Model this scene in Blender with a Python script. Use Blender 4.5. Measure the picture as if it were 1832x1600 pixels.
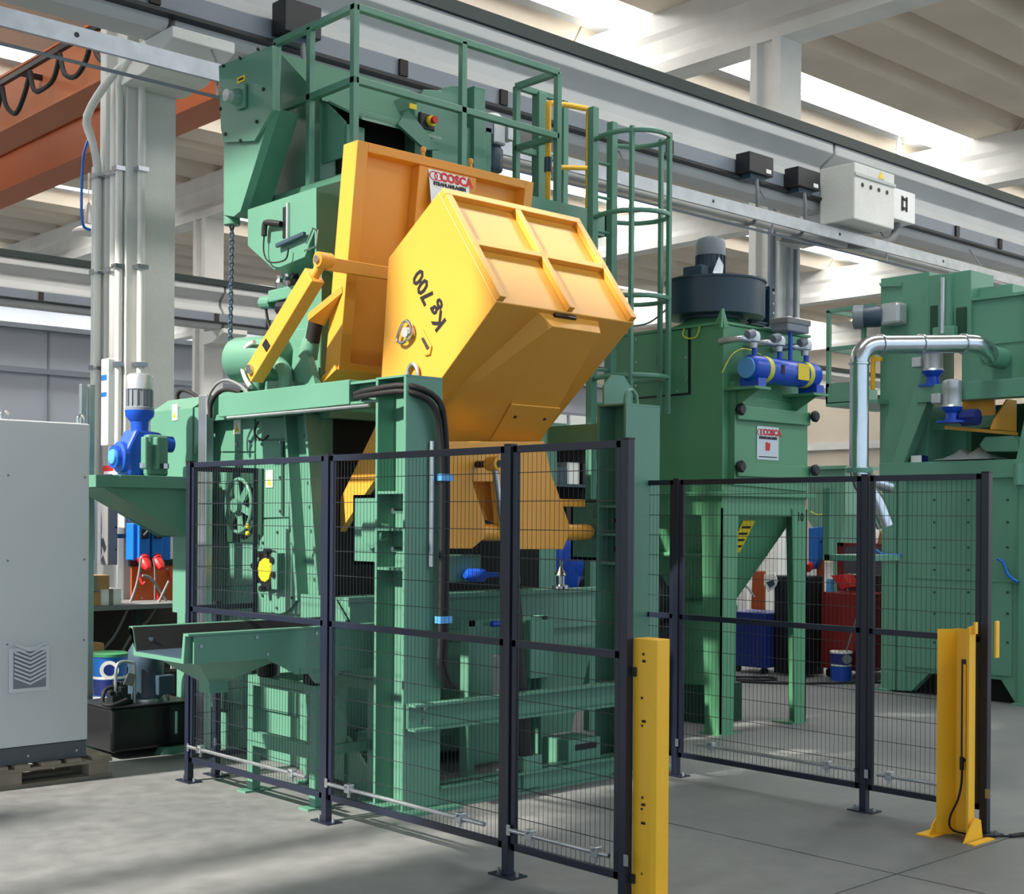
import bpy, bmesh, math, random
from mathutils import Vector, Matrix
random.seed(7)
for o in list(bpy.data.objects): bpy.data.objects.remove(o, do_unlink=True)
SC = bpy.context.scene
C = SC.collection
PI = math.pi

# ------------------------------------------------------------------ camera
# World axes: X runs right and away, Y runs left and away, Z up. Metres.
IMG_W, IMG_H = 1832, 1600
FOC, YAW, ROLL, HY, CX, EYE = 2405.0, math.radians(42.7), math.radians(0.4), 929.0, 916.0, 1.7
_R = Vector((math.cos(YAW), -math.sin(YAW), 0)); FWD = Vector((math.sin(YAW), math.cos(YAW), 0)); _U = Vector((0, 0, 1))
RGT = _R*math.cos(ROLL) + _U*math.sin(ROLL); UPV = _U*math.cos(ROLL) - _R*math.sin(ROLL)
cd = bpy.data.cameras.new('camera'); cam = bpy.data.objects.new('camera', cd); C.objects.link(cam)
cd.sensor_fit = 'HORIZONTAL'; cd.sensor_width = 36; cd.lens = FOC/IMG_W*36
cd.shift_y = (HY - IMG_H/2)/IMG_W; cd.clip_start = 0.05; cd.clip_end = 300
M = Matrix.Identity(4)
for i, v in enumerate((RGT, UPV, -FWD)):
    for j in range(3): M[j][i] = v[j]
M[2][3] = EYE
cam.matrix_world = M
SC.camera = cam

# ------------------------------------------------------------------ light
w = bpy.data.worlds.new('world'); SC.world = w; w.use_nodes = True
bg = w.node_tree.nodes['Background']; bg.inputs[0].default_value = (0.70, 0.86, 1.0, 1); bg.inputs[1].default_value = 0.84
SUN_AZ = (0.9965, -0.083); SUN_EL = math.radians(40)
sd = bpy.data.lights.new('sun', 'SUN'); sd.energy = 7.0; sd.angle = math.radians(1.6); sd.color = (1.0, 0.91, 0.79)
sun = bpy.data.objects.new('sun', sd); C.objects.link(sun); sun.location = (-10, 8, 20)
d = Vector((SUN_AZ[0]*math.cos(SUN_EL), SUN_AZ[1]*math.cos(SUN_EL), -math.sin(SUN_EL)))
sun.rotation_euler = d.to_track_quat('-Z', 'Y').to_euler()
SKYLIGHT_EMIT = 11.0
vs = SC.view_settings
SC.display_settings.display_device = 'sRGB'
vs.view_transform = 'Standard'; vs.look = 'None'; vs.gamma = 1; vs.exposure = 0.5; vs.use_curve_mapping = False

# ------------------------------------------------------------------ helpers
def _ray(px, py): return RGT*((px-CX)/FOC) - UPV*((py-HY)/FOC) + FWD
def ax(px, py, X):
    d = _ray(px, py); return Vector((X, d.y*X/d.x, EYE + d.z*X/d.x))
def ay(px, py, Y):
    d = _ray(px, py); return Vector((d.x*Y/d.y, Y, EYE + d.z*Y/d.y))
def az(px, py, z=0.0):
    d = _ray(px, py); t = (z-EYE)/d.z; return Vector((d.x*t, d.y*t, z))

def lin(c):
    return tuple(((v/255)/12.92 if v/255 <= 0.04045 else ((v/255+0.055)/1.055)**2.4) for v in c)
MATS = {}
def mat(name, rgb, rough=0.5, metal=0.0, var=0.0, scale=3.0, bump=0.0, bscale=40.0, emit=0.0, spec=0.5, coat=0.0):
    m = bpy.data.materials.new(name); m.use_nodes = True; nt = m.node_tree; b = nt.nodes['Principled BSDF']
    col = lin(rgb)+(1,)
    b.inputs['Base Color'].default_value = col; b.inputs['Roughness'].default_value = rough; b.inputs['Metallic'].default_value = metal
    b.inputs['Specular IOR Level'].default_value = spec; b.inputs['Coat Weight'].default_value = coat
    if var or bump:
        tc = nt.nodes.new('ShaderNodeTexCoord')
    if var:
        n = nt.nodes.new('ShaderNodeTexNoise'); n.inputs['Scale'].default_value = scale; n.inputs['Detail'].default_value = 6
        nt.links.new(tc.outputs['Object'], n.inputs['Vector'])
        r = nt.nodes.new('ShaderNodeValToRGB')
        r.color_ramp.elements[0].position = 0.3; r.color_ramp.elements[1].position = 0.7
        r.color_ramp.elements[0].color = tuple(c*(1-var) for c in col[:3])+(1,); r.color_ramp.elements[1].color = tuple(min(1, c*(1+var)) for c in col[:3])+(1,)
        nt.links.new(n.outputs['Fac'], r.inputs['Fac']); nt.links.new(r.outputs['Color'], b.inputs['Base Color'])
    if bump:
        n2 = nt.nodes.new('ShaderNodeTexNoise'); n2.inputs['Scale'].default_value = bscale; n2.inputs['Detail'].default_value = 8
        nt.links.new(tc.outputs['Object'], n2.inputs['Vector'])
        bp = nt.nodes.new('ShaderNodeBump'); bp.inputs['Strength'].default_value = bump; bp.inputs['Distance'].default_value = 0.02
        nt.links.new(n2.outputs['Fac'], bp.inputs['Height']); nt.links.new(bp.outputs['Normal'], b.inputs['Normal'])
    if emit:
        b.inputs['Emission Color'].default_value = col; b.inputs['Emission Strength'].default_value = emit
    MATS[name] = m; return m
mat('green', (88, 138, 118), 0.36, var=0.05, scale=2.0)
mat('green_dust', (84, 146, 108), 0.40, var=0.06, scale=1.5)
mat('green_right', (98, 152, 130), 0.38, var=0.05, scale=1.5)
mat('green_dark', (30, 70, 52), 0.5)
mat('yellow', (222, 158, 58), 0.38, var=0.04, scale=2.5)
mat('yellow_safety', (252, 192, 44), 0.4, var=0.02)
mat('fence', (26, 32, 50), 0.38)
mat('wire', (34, 38, 50), 0.45)
mat('concrete', (216, 216, 212), 0.85, var=0.10, scale=1.2, bump=0.25, bscale=18)
mat('concrete_roof', (205, 194, 178), 0.9, var=0.06, scale=0.8, bump=0.1, bscale=12)
mat('beam_paint', (188, 190, 190), 0.75, var=0.05, scale=1.0)
mat('white_pipe', (214, 214, 210), 0.5)
mat('galv', (180, 186, 192), 0.34, 0.85, var=0.12, scale=6)
mat('steel', (190, 192, 196), 0.22, 1.0)
mat('duct', (205, 212, 218), 0.24, 1.0, var=0.04, scale=8)
mat('black', (14, 17, 24), 0.45)
mat('black_tank', (12, 13, 17), 0.25)
mat('rail_steel', (44, 54, 54), 0.5, 0.3)
mat('rubber', (16, 17, 20), 0.7)
mat('cavity', (8, 9, 10), 0.9)  # near-black for the subfloor and for sheets imitating shaded openings
mat('cabinet', (196, 202, 206), 0.55, var=0.02, scale=2)
mat('cabinet_plinth', (78, 84, 92), 0.55)
mat('grille', (206, 210, 216), 0.5)
mat('motor_grey', (122, 130, 140), 0.45, var=0.05)
mat('motor_dark', (52, 72, 88), 0.42, var=0.05)
mat('alu', (196, 200, 204), 0.38, 0.6)
mat('blue', (18, 76, 190), 0.35)
mat('blue_box', (22, 108, 200), 0.4)
mat('blue_light', (86, 160, 224), 0.4)
mat('blue_dark', (22, 44, 120), 0.4)
mat('red', (200, 30, 34), 0.45)
mat('red_cab', (128, 26, 22), 0.45, var=0.08)
mat('orange', (186, 84, 30), 0.5, var=0.06, scale=1.0)
mat('crane', (184, 104, 58), 0.5, var=0.06, scale=0.7)
mat('plate', (196, 204, 210), 0.35, 0.3)
mat('white', (236, 236, 234), 0.5)
mat('label_yellow', (232, 204, 30), 0.5)
mat('ink', (14, 16, 26), 0.6)
mat('ink_red', (206, 30, 36), 0.5)
mat('cardboard', (168, 132, 84), 0.85, var=0.08)
mat('wood', (132, 124, 110), 0.85, var=0.18, scale=6, bump=0.2, bscale=30)
mat('cable_grey', (120, 122, 124), 0.6)
mat('blower', (34, 58, 74), 0.38, var=0.05)
mat('band', (200, 200, 70), 0.5)
mat('wall', (166, 172, 182), 0.85, var=0.04, scale=0.5)
mat('plastic_sheet', (222, 230, 234), 0.25)
mat('skylight', (255, 252, 246), 0.6, emit=SKYLIGHT_EMIT)
mat('teal', (30, 160, 150), 0.5)
mat('brown_dark', (52, 44, 40), 0.8)
mat('green_strap', (60, 140, 90), 0.5)

class MB:
    def __init__(s): s.v = []; s.f = []
    def add(s, vs, fs):
        n = len(s.v); s.v += [tuple(v) for v in vs]; s.f += [tuple(i+n for i in f) for f in fs]; return s
    def box(s, a, b):
        x0, x1 = sorted((a[0], b[0])); y0, y1 = sorted((a[1], b[1])); z0, z1 = sorted((a[2], b[2]))
        return s.add([(x0,y0,z0),(x1,y0,z0),(x1,y1,z0),(x0,y1,z0),(x0,y0,z1),(x1,y0,z1),(x1,y1,z1),(x0,y1,z1)],
                     [(0,3,2,1),(4,5,6,7),(0,1,5,4),(1,2,6,5),(2,3,7,6),(3,0,4,7)])
    def prism(s, pts, off):
        # closed polygon pts (3D) extruded by vector off
        n = len(pts); off = Vector(off); P = [Vector(p) for p in pts]
        nr = Vector((0,0,0))
        for i in range(n): nr += P[i].cross(P[(i+1) % n])
        fl = nr.dot(off) > 0
        vs = [p for p in P] + [p+off for p in P]
        fs = [tuple(range(n))[::-1], tuple(range(n, 2*n))] + [(i, (i+1) % n, (i+1) % n+n, i+n) for i in range(n)]
        if not fl: fs = [f[::-1] for f in fs]
        return s.add(vs, fs)
    def yz(s, pts, x0, x1): return s.prism([(x0, a, b) for a, b in pts], (x1-x0, 0, 0))
    def xz(s, pts, y0, y1): return s.prism([(a, y0, b) for a, b in pts], (0, y1-y0, 0))
    def xy(s, pts, z0, z1): return s.prism([(a, b, z0) for a, b in pts], (0, 0, z1-z0))
    def cyl(s, a, b, r, n=16, r2=None, caps=True):
        a = Vector(a); b = Vector(b); r2 = r if r2 is None else r2
        t = (b-a).normalized(); u = t.orthogonal().normalized(); w_ = t.cross(u)
        vs = []; 
        for p, q in ((a, r), (b, r2)):
            for i in range(n):
                th = 2*PI*i/n; vs.append(p + (u*math.cos(th)+w_*math.sin(th))*q)
        fs = [(i, (i+1) % n, (i+1) % n+n, i+n) for i in range(n)]
        if caps: fs += [tuple(range(n))[::-1], tuple(range(n, 2*n))]
        return s.add(vs, fs)
    def lathe(s, o, axis, prof, n=20):
        # prof = [(dist along axis, radius)]
        o = Vector(o); t = Vector(axis).normalized(); u = t.orthogonal().normalized(); w_ = t.cross(u)
        vs = []; m = len(prof)
        for h, r in prof:
            for i in range(n):
                th = 2*PI*i/n; vs.append(o + t*h + (u*math.cos(th)+w_*math.sin(th))*max(r, 1e-4))
        fs = []
        for k in range(m-1):
            for i in range(n): fs.append((k*n+i, k*n+(i+1) % n, (k+1)*n+(i+1) % n, (k+1)*n+i))
        fs += [tuple(range(n))[::-1], tuple(range((m-1)*n, m*n))]
        return s.add(vs, fs)
    def bar(s, a, b, w_, h, up=(0,0,1)):
        # rectangular bar from a to b: w_ across, h along up
        a = Vector(a); b = Vector(b); t = (b-a).normalized(); up = Vector(up)
        if abs(t.dot(up)) > 0.98: up = Vector((0, 1, 0))
        sd_ = t.cross(up).normalized()*(w_/2); u = sd_.cross(t).normalized()*(h/2)
        return s.prism([a-sd_-u, a+sd_-u, a+sd_+u, a-sd_+u], b-a)
    def tube(s, pts, r, n=8, smooth=4, closed=False):
        P = [Vector(p) for p in pts]
        if smooth > 1 and len(P) > 2:
            Q = []; m = len(P)
            for i in range(m if closed else m-1):
                p1 = P[i]; p2 = P[(i+1) % m]; p0 = P[(i-1) % m] if (closed or i > 0) else p1; p3 = P[(i+2) % m] if (closed or i < m-2) else p2
                for k in range(smooth):
                    t = k/smooth; t2 = t*t; t3 = t2*t
                    Q.append(0.5*((2*p1)+(p2-p0)*t+(2*p0-5*p1+4*p2-p3)*t2+(3*p1-p0-3*p2+p3)*t3))
            if not closed: Q.append(P[-1])
            P = Q
        m = len(P); vs = []; u = None
        for i in range(m):
            t = (P[(i+1) % m]-P[i-1]) if closed else (P[min(i+1, m-1)]-P[max(i-1, 0)])
            t.normalize()
            u = t.orthogonal().normalized() if u is None else (u - t*u.dot(t)).normalized()
            w_ = t.cross(u)
            for k in range(n):
                th = 2*PI*k/n; vs.append(P[i] + (u*math.cos(th)+w_*math.sin(th))*r)
        fs = []
        for i in range(m if closed else m-1):
            j = (i+1) % m
            for k in range(n): fs.append((i*n+k, i*n+(k+1) % n, j*n+(k+1) % n, j*n+k))
        if not closed: fs += [tuple(range(n))[::-1], tuple(range((m-1)*n, m*n))]
        return s.add(vs, fs)
    def ball(s, c, r, n=12, sc=(1,1,1)):
        c = Vector(c); prof = [(-math.cos(PI*i/8)*r, math.sin(PI*i/8)*r) for i in range(9)]
        k = len(s.v); s.lathe((0,0,0), (0,0,1), prof, n)
        for i in range(k, len(s.v)): v = s.v[i]; s.v[i] = (c.x+v[0]*sc[0], c.y+v[1]*sc[1], c.z+v[2]*sc[2])
        return s

ORG = {}
def obj(name, mb, m, parent=None, bev=0.0, smooth=None, label=None, kind=None):
    o0 = ORG.get(parent.name, Vector((0,0,0))) if parent else None
    me = bpy.data.meshes.new(name)
    if parent: off = o0
    else:
        xs = [v[0] for v in mb.v]; ys = [v[1] for v in mb.v]; zs = [v[2] for v in mb.v]
        off = Vector(((min(xs)+max(xs))/2, (min(ys)+max(ys))/2, min(zs)))
    me.from_pydata([(v[0]-off.x, v[1]-off.y, v[2]-off.z) for v in mb.v], [], mb.f)
    me.materials.append(MATS[m]); me.update()
    if smooth:
        for p in me.polygons: p.use_smooth = True
        try: me.set_sharp_from_angle(angle=math.radians(smooth))
        except Exception: pass
    o = bpy.data.objects.new(name, me); C.objects.link(o)
    if parent: o.parent = parent
    else: o.location = off
    ORG[o.name] = Vector(off)
    if bev:
        b = o.modifiers.new('bevel', 'BEVEL'); b.width = bev; b.segments = 2; b.limit_method = 'ANGLE'; b.angle_limit = math.radians(40)
    if label: o['label'] = label
    if kind: o['kind'] = kind
    return o
def thing(name, label, cat, loc, group=None, kind=None):
    o = bpy.data.objects.new(name, None); C.objects.link(o); o.location = loc; o.empty_display_size = 0.1
    o['label'] = label; o['category'] = cat
    if group: o['group'] = group
    if kind: o['kind'] = kind
    ORG[o.name] = Vector(loc); return o
def tag(o, label, cat, group=None, kind=None):
    o['label'] = label; o['category'] = cat
    if group: o['group'] = group
    if kind: o['kind'] = kind
    return o
def copy_part(src, off, parent, name=None):
    c = src.copy(); C.objects.link(c); c.parent = parent; c.location = Vector(src.location)+Vector(off)
    ORG[c.name] = ORG[src.name]+Vector(off)
    return c
def text_mb(body, size, o, right, up, depth=0.002, align='CENTER', bold=0.0, n=2):
    cu = bpy.data.curves.new('txt', 'FONT'); cu.body = body; cu.size = size; cu.align_x = align; cu.align_y = 'CENTER'; cu.extrude = depth/2; cu.offset = bold
    cu.resolution_u = n
    t = bpy.data.objects.new('txt', cu); C.objects.link(t)
    dg = bpy.context.evaluated_depsgraph_get(); me = bpy.data.meshes.new_from_object(t.evaluated_get(dg))
    mb = MB(); r = Vector(right).normalized(); u = Vector(up).normalized(); nn = r.cross(u); o = Vector(o)
    mb.add([o + r*v.co.x + u*v.co.y + nn*(v.co.z+depth/2) for v in me.vertices], [tuple(p.vertices) for p in me.polygons])
    bpy.data.objects.remove(t, do_unlink=True); bpy.data.meshes.remove(me); bpy.data.curves.remove(cu)
    return mb
def bolts(pts, dirv, r, h, parent, m='steel', name='bolt'):
    src = None; p0 = None; dv = Vector(dirv).normalized()
    for p in pts:
        p = Vector(p)
        if src is None:
            src = obj(name, MB().cyl(p, p+dv*h, r, 6), m, parent); p0 = p
        else: copy_part(src, p-p0, parent)
def gearmotor(name, label, o, parts, group=None):
    pass
# ================================================================== SETTING
def floor_material():
    m = bpy.data.materials.new('floor'); m.use_nodes = True; nt = m.node_tree; b = nt.nodes['Principled BSDF']
    tc = nt.nodes.new('ShaderNodeTexCoord')
    def noise(sc, det, dist=0.0):
        n = nt.nodes.new('ShaderNodeTexNoise'); n.inputs['Scale'].default_value = sc; n.inputs['Detail'].default_value = det; n.inputs['Distortion'].default_value = dist
        nt.links.new(tc.outputs['Object'], n.inputs['Vector']); return n
    n1 = noise(0.55, 8, 0.6); n2 = noise(7.0, 10); n3 = noise(90, 4)
    r1 = nt.nodes.new('ShaderNodeValToRGB'); e = r1.color_ramp.elements
    e[0].position = 0.3; e[0].color = lin((102, 106, 110))+(1,); e[1].position = 0.72; e[1].color = lin((134, 136, 137))+(1,)
    nt.links.new(n1.outputs['Fac'], r1.inputs['Fac'])
    r2 = nt.nodes.new('ShaderNodeValToRGB'); e = r2.color_ramp.elements
    e[0].position = 0.25; e[0].color = (0.72, 0.72, 0.72, 1); e[1].position = 0.75; e[1].color = (1.06, 1.06, 1.05, 1)
    nt.links.new(n2.outputs['Fac'], r2.inputs['Fac'])
    mx = nt.nodes.new('ShaderNodeMix'); mx.data_type = 'RGBA'; mx.blend_type = 'MULTIPLY'; mx.inputs['Factor'].default_value = 1
    nt.links.new(r1.outputs['Color'], mx.inputs['A']); nt.links.new(r2.outputs['Color'], mx.inputs['B'])
    nt.links.new(mx.outputs['Result'], b.inputs['Base Color'])
    rr = nt.nodes.new('ShaderNodeMapRange'); rr.inputs['To Min'].default_value = 0.42; rr.inputs['To Max'].default_value = 0.7
    nt.links.new(n2.outputs['Fac'], rr.inputs['Value']); nt.links.new(rr.outputs['Result'], b.inputs['Roughness'])
    bp = nt.nodes.new('ShaderNodeBump'); bp.inputs['Strength'].default_value = 0.12; bp.inputs['Distance'].default_value = 0.01
    nt.links.new(n3.outputs['Fac'], bp.inputs['Height']); nt.links.new(bp.outputs['Normal'], b.inputs['Normal'])
    MATS['floor'] = m
floor_material()
fl = thing('floor', 'grey polished concrete floor with dark joints across the hall', 'floor', (10, 10, 0), kind='structure')
obj('subfloor', MB().box((-24, -14, -0.4), (47, 50.5, -0.16)), 'cavity', fl)
xs = [-24, -14.23, -4.23, 5.77, 15.77, 25.77, 35.77, 47]; ys = [-14, -6.5, 3.5, 13.5, 23.5, 33.5, 50.5]
for i in range(len(xs)-1):
    for j in range(len(ys)-1):
        obj('floor_slab', MB().box((xs[i]+.006, ys[j]+.005, -0.16), (xs[i+1]-.006, ys[j+1]-.005, 0)), 'floor', fl)

# walls
wb = thing('wall_back', 'pale grey panelled far wall behind the left column', 'wall', (12, 33.2, 0), kind='structure')
obj('wall_face', MB().box((-24, 33.2, 0), (47, 33.5, 6.5)), 'wall', wb)
we = thing('wall_end', 'distant pale end wall of the second hall bay', 'wall', (12, 50.2, 0), kind='structure')
obj('wall_face', MB().box((-24, 50.2, 0), (47, 50.5, 10.2)), 'wall', we)
obj('wall_ledge', MB().box((-24, 50.0, 6.4), (47, 50.2, 6.7)), 'concrete', we)
for z, h, dpt in ((6.45, .12, .25), (5.36, .14, .12), (4.0, .1, .2)):
    obj('wall_ledge', MB().box((-24, 33.2-dpt, z-h/2), (47, 33.2, z+h/2)), 'motor_grey', wb)
for k in range(18):
    obj('wall_joint', MB().box((2+2.5*k, 33.17, 0), (2.05+2.5*k, 33.2, 6.4)), 'motor_grey', wb)
wr = thing('wall_right', 'pale concrete end wall at the far right of the hall', 'wall', (46.6, 10, 0), kind='structure')
obj('wall_face', MB().box((46.6, -14, 0), (46.9, 50.2, 10.2)), 'concrete_roof', wr)
obj('wall_ledge', MB().box((46.4, -14, 4.6), (46.6, 50.2, 4.9)), 'concrete', wr)

# roof: unseen deck over our bay, its opening shaped to place the sun patches, ribbed concrete slabs, rooflight strips, girders
rf = thing('ceiling', 'precast ribbed concrete roof with bright rooflight strips', 'ceiling', (10, 10, 10), kind='structure')
def deck(x0, x1, y0, y1): obj('roof_deck_sun_mask', MB().box((x0, y0, 10.0), (x1, y1, 10.15)), 'concrete_roof', rf)
OX0, OX1, OY0, OY1 = -14.0, -1.3, 6.35, 12.4
deck(-24, 6.03, -14, OY0); deck(-24, 6.03, OY1, 12.9); deck(-24, OX0, OY0, OY1); deck(OX1, 6.03, OY0, OY1); deck(-3.6, OX1, OY0, 6.56); deck(-6.4, -3.6, OY0, 6.74); deck(-3.5, OX1, 7.44, 7.73)  # last deck strips added to block sun from floor and dust collector
obj('shadow_slat', MB().box((-14.0, 6.78, 9.7), (-6.6, 7.0, 10.1)), 'concrete_roof', rf)  # unseen slats added to cast the dark bands on the floor
obj('shadow_slat', MB().box((-14.0, 8.3, 9.7), (-8.7, 8.7, 10.1)), 'concrete_roof', rf)
PITCH = 8.5/6
slab0 = None; skl0 = None
prof = [(-.712, 10.1), (-.712, 10.0), (-.42, 9.62), (.42, 9.62), (.712, 10.0), (.712, 10.1), (.36, 9.72), (-.36, 9.72)]
for bay in range(-3, 4):
    xa = 6.03+10*bay
    for j in range(-12, 25):
        yc = 15.0 + PITCH*j
        if bay < 0 and yc < 13.2: continue
        if yc < -13: continue
        if yc > 50: continue
        if j % 6 == 0:
            if skl0 is None:
                skl0 = obj('rooflight', MB().box((xa, yc-.52, 10.02), (xa+10, yc+.52, 10.06)), 'skylight', rf); skl_p = (xa, yc)
            else: copy_part(skl0, (xa-skl_p[0], yc-skl_p[1], 0), rf)
            for sgn in (-1, 1):
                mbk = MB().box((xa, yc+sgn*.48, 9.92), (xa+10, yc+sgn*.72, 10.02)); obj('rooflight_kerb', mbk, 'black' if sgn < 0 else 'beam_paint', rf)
        else:
            if slab0 is None:
                slab0 = obj('roof_slab', MB().yz([(yc+a, b) for a, b in prof], xa+.02, xa+9.98), 'concrete_roof', rf); slab_p = (xa, yc)
            else: copy_part(slab0, (xa-slab_p[0], yc-slab_p[1], 0), rf)
g0 = None
for k in range(-3, 5):
    x = 6.03+10*k
    pr = [(x-.18, 9.62), (x-.18, 9.3), (x-.14, 9.2), (x-.14, 8.95), (x-.24, 8.8), (x-.24, 8.62), (x+.24, 8.62), (x+.24, 8.8), (x+.14, 8.95), (x+.14, 9.2), (x+.18, 9.3), (x+.18, 9.62)]
    if k < 0: obj('roof_girder', MB().xz(pr, 12.9, 50), 'concrete', rf); continue
    if g0 is None: g0 = obj('roof_girder', MB().xz(pr, -13.5, 50), 'concrete', rf); gx = x
    else: copy_part(g0, (x-gx, 0, 0), rf)

# columns
def column(x, y, label, front=True, group=None):
    t = thing('concrete_column', label, 'column', (x+.27, y+.27, 0), group=group, kind='structure')
    w_, dp = .50, .55
    # shaft with a recessed channel on the side that faces -X
    pts = [(x, y), (x+w_, y), (x+w_, y+dp), (x, y+dp), (x, y+.42), (x+.09, y+.38), (x+.09, y+.20), (x, y+.16)]
    obj('shaft', MB().xy(pts, 0, 8.62), 'concrete', t, bev=.01)
    zc = 5.95
    obj('corbel', MB().yz([(y, zc-.30), (y-.45, zc-.28), (y-.95, zc-.10), (y-.95, zc), (y, zc)], x-.06, x+w_+.06), 'concrete', t, bev=.01)
    return t
column(5.76, 11.5, 'pale concrete column with white conduits behind the blue gear unit', group=None)
column(15.76, 11.5, 'concrete column rising behind the dust collector fan')
column(25.76, 11.5, 'concrete column farther right, mostly behind the right-hand machine')
column(35.76, 11.5, 'last concrete column of the near row, at the far right')
column(-4.24, 11.5, 'concrete column of the near row, left of the picture')
column(5.76, 27.57, 'concrete column of the far row, left of the picture edge')
column(15.76, 27.57, 'distant concrete column seen between left column and green elevator head')
column(25.76, 27.57, 'distant concrete column of the far row behind the yellow bucket')
column(35.76, 27.57, 'distant concrete column of the far row behind the blue air tank')

# crane runway beams
def runway(yc, label, x0, x1, name='crane_runway_beam'):
    t = thing(name, label, 'runway beam', (10, yc, 5.95), kind='structure')
    z = 5.95
    pr = [(-.16, z), (.16, z), (.22, z+.06), (.22, z+.36), (.09, z+.50), (.09, z+.66), (.30, z+.80), (.30, z+.94), (-.30, z+.94), (-.30, z+.80), (-.09, z+.66), (-.09, z+.50), (-.22, z+.36), (-.22, z+.06)]
    for a in range(int((x1-x0)//10)+1):
        xa = x0+10*a; xb = min(x1, xa+9.94)
        obj('beam_span', MB().yz([(yc+p, q) for p, q in pr], xa, xb), 'beam_paint', t, bev=.012)
    rl = obj('crane_rail', MB().yz([(yc-.34, z+.94), (yc-.16, z+.94), (yc-.16, z+.97), (yc-.22, z+.99), (yc-.22, z+1.08), (yc-.34, z+1.08)], x0, x1), 'rail_steel', t)
    cb = obj('conductor_bar', MB().box((x0, yc-.30, z+.14), (x1, yc-.235, z+.32)), 'motor_grey', t)
    obj('conductor_dark_strip', MB().box((x0, yc-.34, z+.10), (x1, yc-.22, z+.135)), 'black', cb)  # narrow black strip along the bottom of the conductor bar
    k = 0; x = x0+.8
    while x < x1:
        obj('hanger_clip', MB().box((x, yc-.335, z+.15), (x+.10, yc-.30, z+.31)), 'brown_dark' if k % 3 else 'black', t); x += 1.35; k += 1
    return t
runway(10.9, 'long concrete crane runway beam crossing above the green machine', -14.2, 46)
runway(26.97, 'distant crane runway beam low behind the left column', -4.2, 46)

# cable tray and pipe slung under the runway beam
ct = thing('cable_tray', 'perforated galvanised cable tray running in front of the columns', 'cable tray', (10, 10.45, 5.5))
obj('tray_channel', MB().yz([(10.36, 5.50), (10.40, 5.50), (10.40, 5.61), (10.52, 5.61), (10.52, 5.65), (10.36, 5.65)], -14, 46), 'galv', ct)
obj('tray_rod', MB().cyl((-14, 10.48, 5.40), (46, 10.48, 5.40), .016, 8), 'motor_grey', ct)
for k in range(34):
    x = -2+1.35*k
    if k % 2: obj('tray_hole', MB().cyl((x, 10.357, 5.58), (x, 10.363, 5.58), .022, 10), 'black', ct)
    else: obj('tray_hanger', MB().tube([(x, 10.48, 5.40), (x, 10.48, 5.7), (x, 10.68, 5.99)], .012, 6, 1), 'galv', ct)
tag(obj('grey_pipe', MB().cyl((7, 10.76, 5.60), (46, 10.76, 5.60), .055, 12), 'beam_paint', smooth=40), 'thick grey pipe running below the runway beam', 'pipe')

def box_thing(name, label, cat, a, b, m, bev=.01, lid=None, group=None):
    t = thing(name, label, cat, ((a[0]+b[0])/2, (a[1]+b[1])/2, min(a[2], b[2])), group)
    obj('body', MB().box(a, b), m, t, bev=bev)
    return t
for i, (x0, x1, z0, z1, lb) in enumerate(((13.56, 14.06, 6.08, 6.33, 'black current collector box, left one of two on conductor bar'), (14.59, 15.09, 6.08, 6.33, 'black current collector box next to the big grey junction box'), (6.72, 7.12, 6.12, 6.42, 'dark collector box behind the top left railing corner'))):
    t = box_thing('collector_box', lb, 'box', (x0, 10.36, z0), (x1, 10.58, z1), 'black', group='collector boxes on the conductor bar')
    obj('mounting_foot', MB().box((x0+.1, 10.42, z0-.06), (x1-.1, 10.6, z0)), 'motor_dark', t)
    obj('cable', MB().tube([(x0+.25, 10.45, z0), (x0+.25, 10.42, z0-.3), (x0+.4, 10.6, z0-.55), (x0+.55, 11.1, z0-.45)], .025, 8), 'cable_grey', t)
    if i < 2: obj('sticker', MB().box((x1-.16, 10.352, z0+.03), (x1-.06, 10.36, z0+.08)), 'white', t)
t = box_thing('junction_box', 'large pale grey junction box mounted on the runway beam', 'box', (15.42, 10.05, 5.72), (16.4, 10.6, 6.48), 'concrete', bev=.02)
obj('lid_seam', MB().box((15.42, 10.03, 6.3), (16.4, 10.05, 6.34)), 'beam_paint', t)
obj('warning_sticker', MB().prism([(15.98, 10.046, 6.36), (16.12, 10.046, 6.36), (16.05, 10.046, 6.46)], (0, -.004, 0)), 'label_yellow', t)
for k in range(4): obj('knockout', MB().cyl((15.6+.2*k, 10.046, 6.2), (15.6+.2*k, 10.04, 6.2), .03, 8), 'black', t)
t = box_thing('switch_box', 'small white switch box with black mark on the runway beam', 'box', (16.76, 10.3, 5.98), (17.36, 10.6, 6.42), 'white', bev=.015)
obj('switch_mark', MB().box((16.98, 10.292, 6.12), (17.03, 10.3, 6.33)).box((17.10, 10.292, 6.12), (17.14, 10.3, 6.33)).box((17.0, 10.292, 6.27), (17.12, 10.3, 6.31)).box((17.0, 10.292, 6.14), (17.12, 10.3, 6.18)), 'black', t)
obj('conduit', MB().tube([(17.1, 10.45, 5.98), (17.05, 10.45, 5.8), (16.8, 10.5, 5.66), (16.2, 10.8, 5.6), (15.2, 11.1, 5.6)], .06, 10), 'cable_grey', t, smooth=60)

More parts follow.
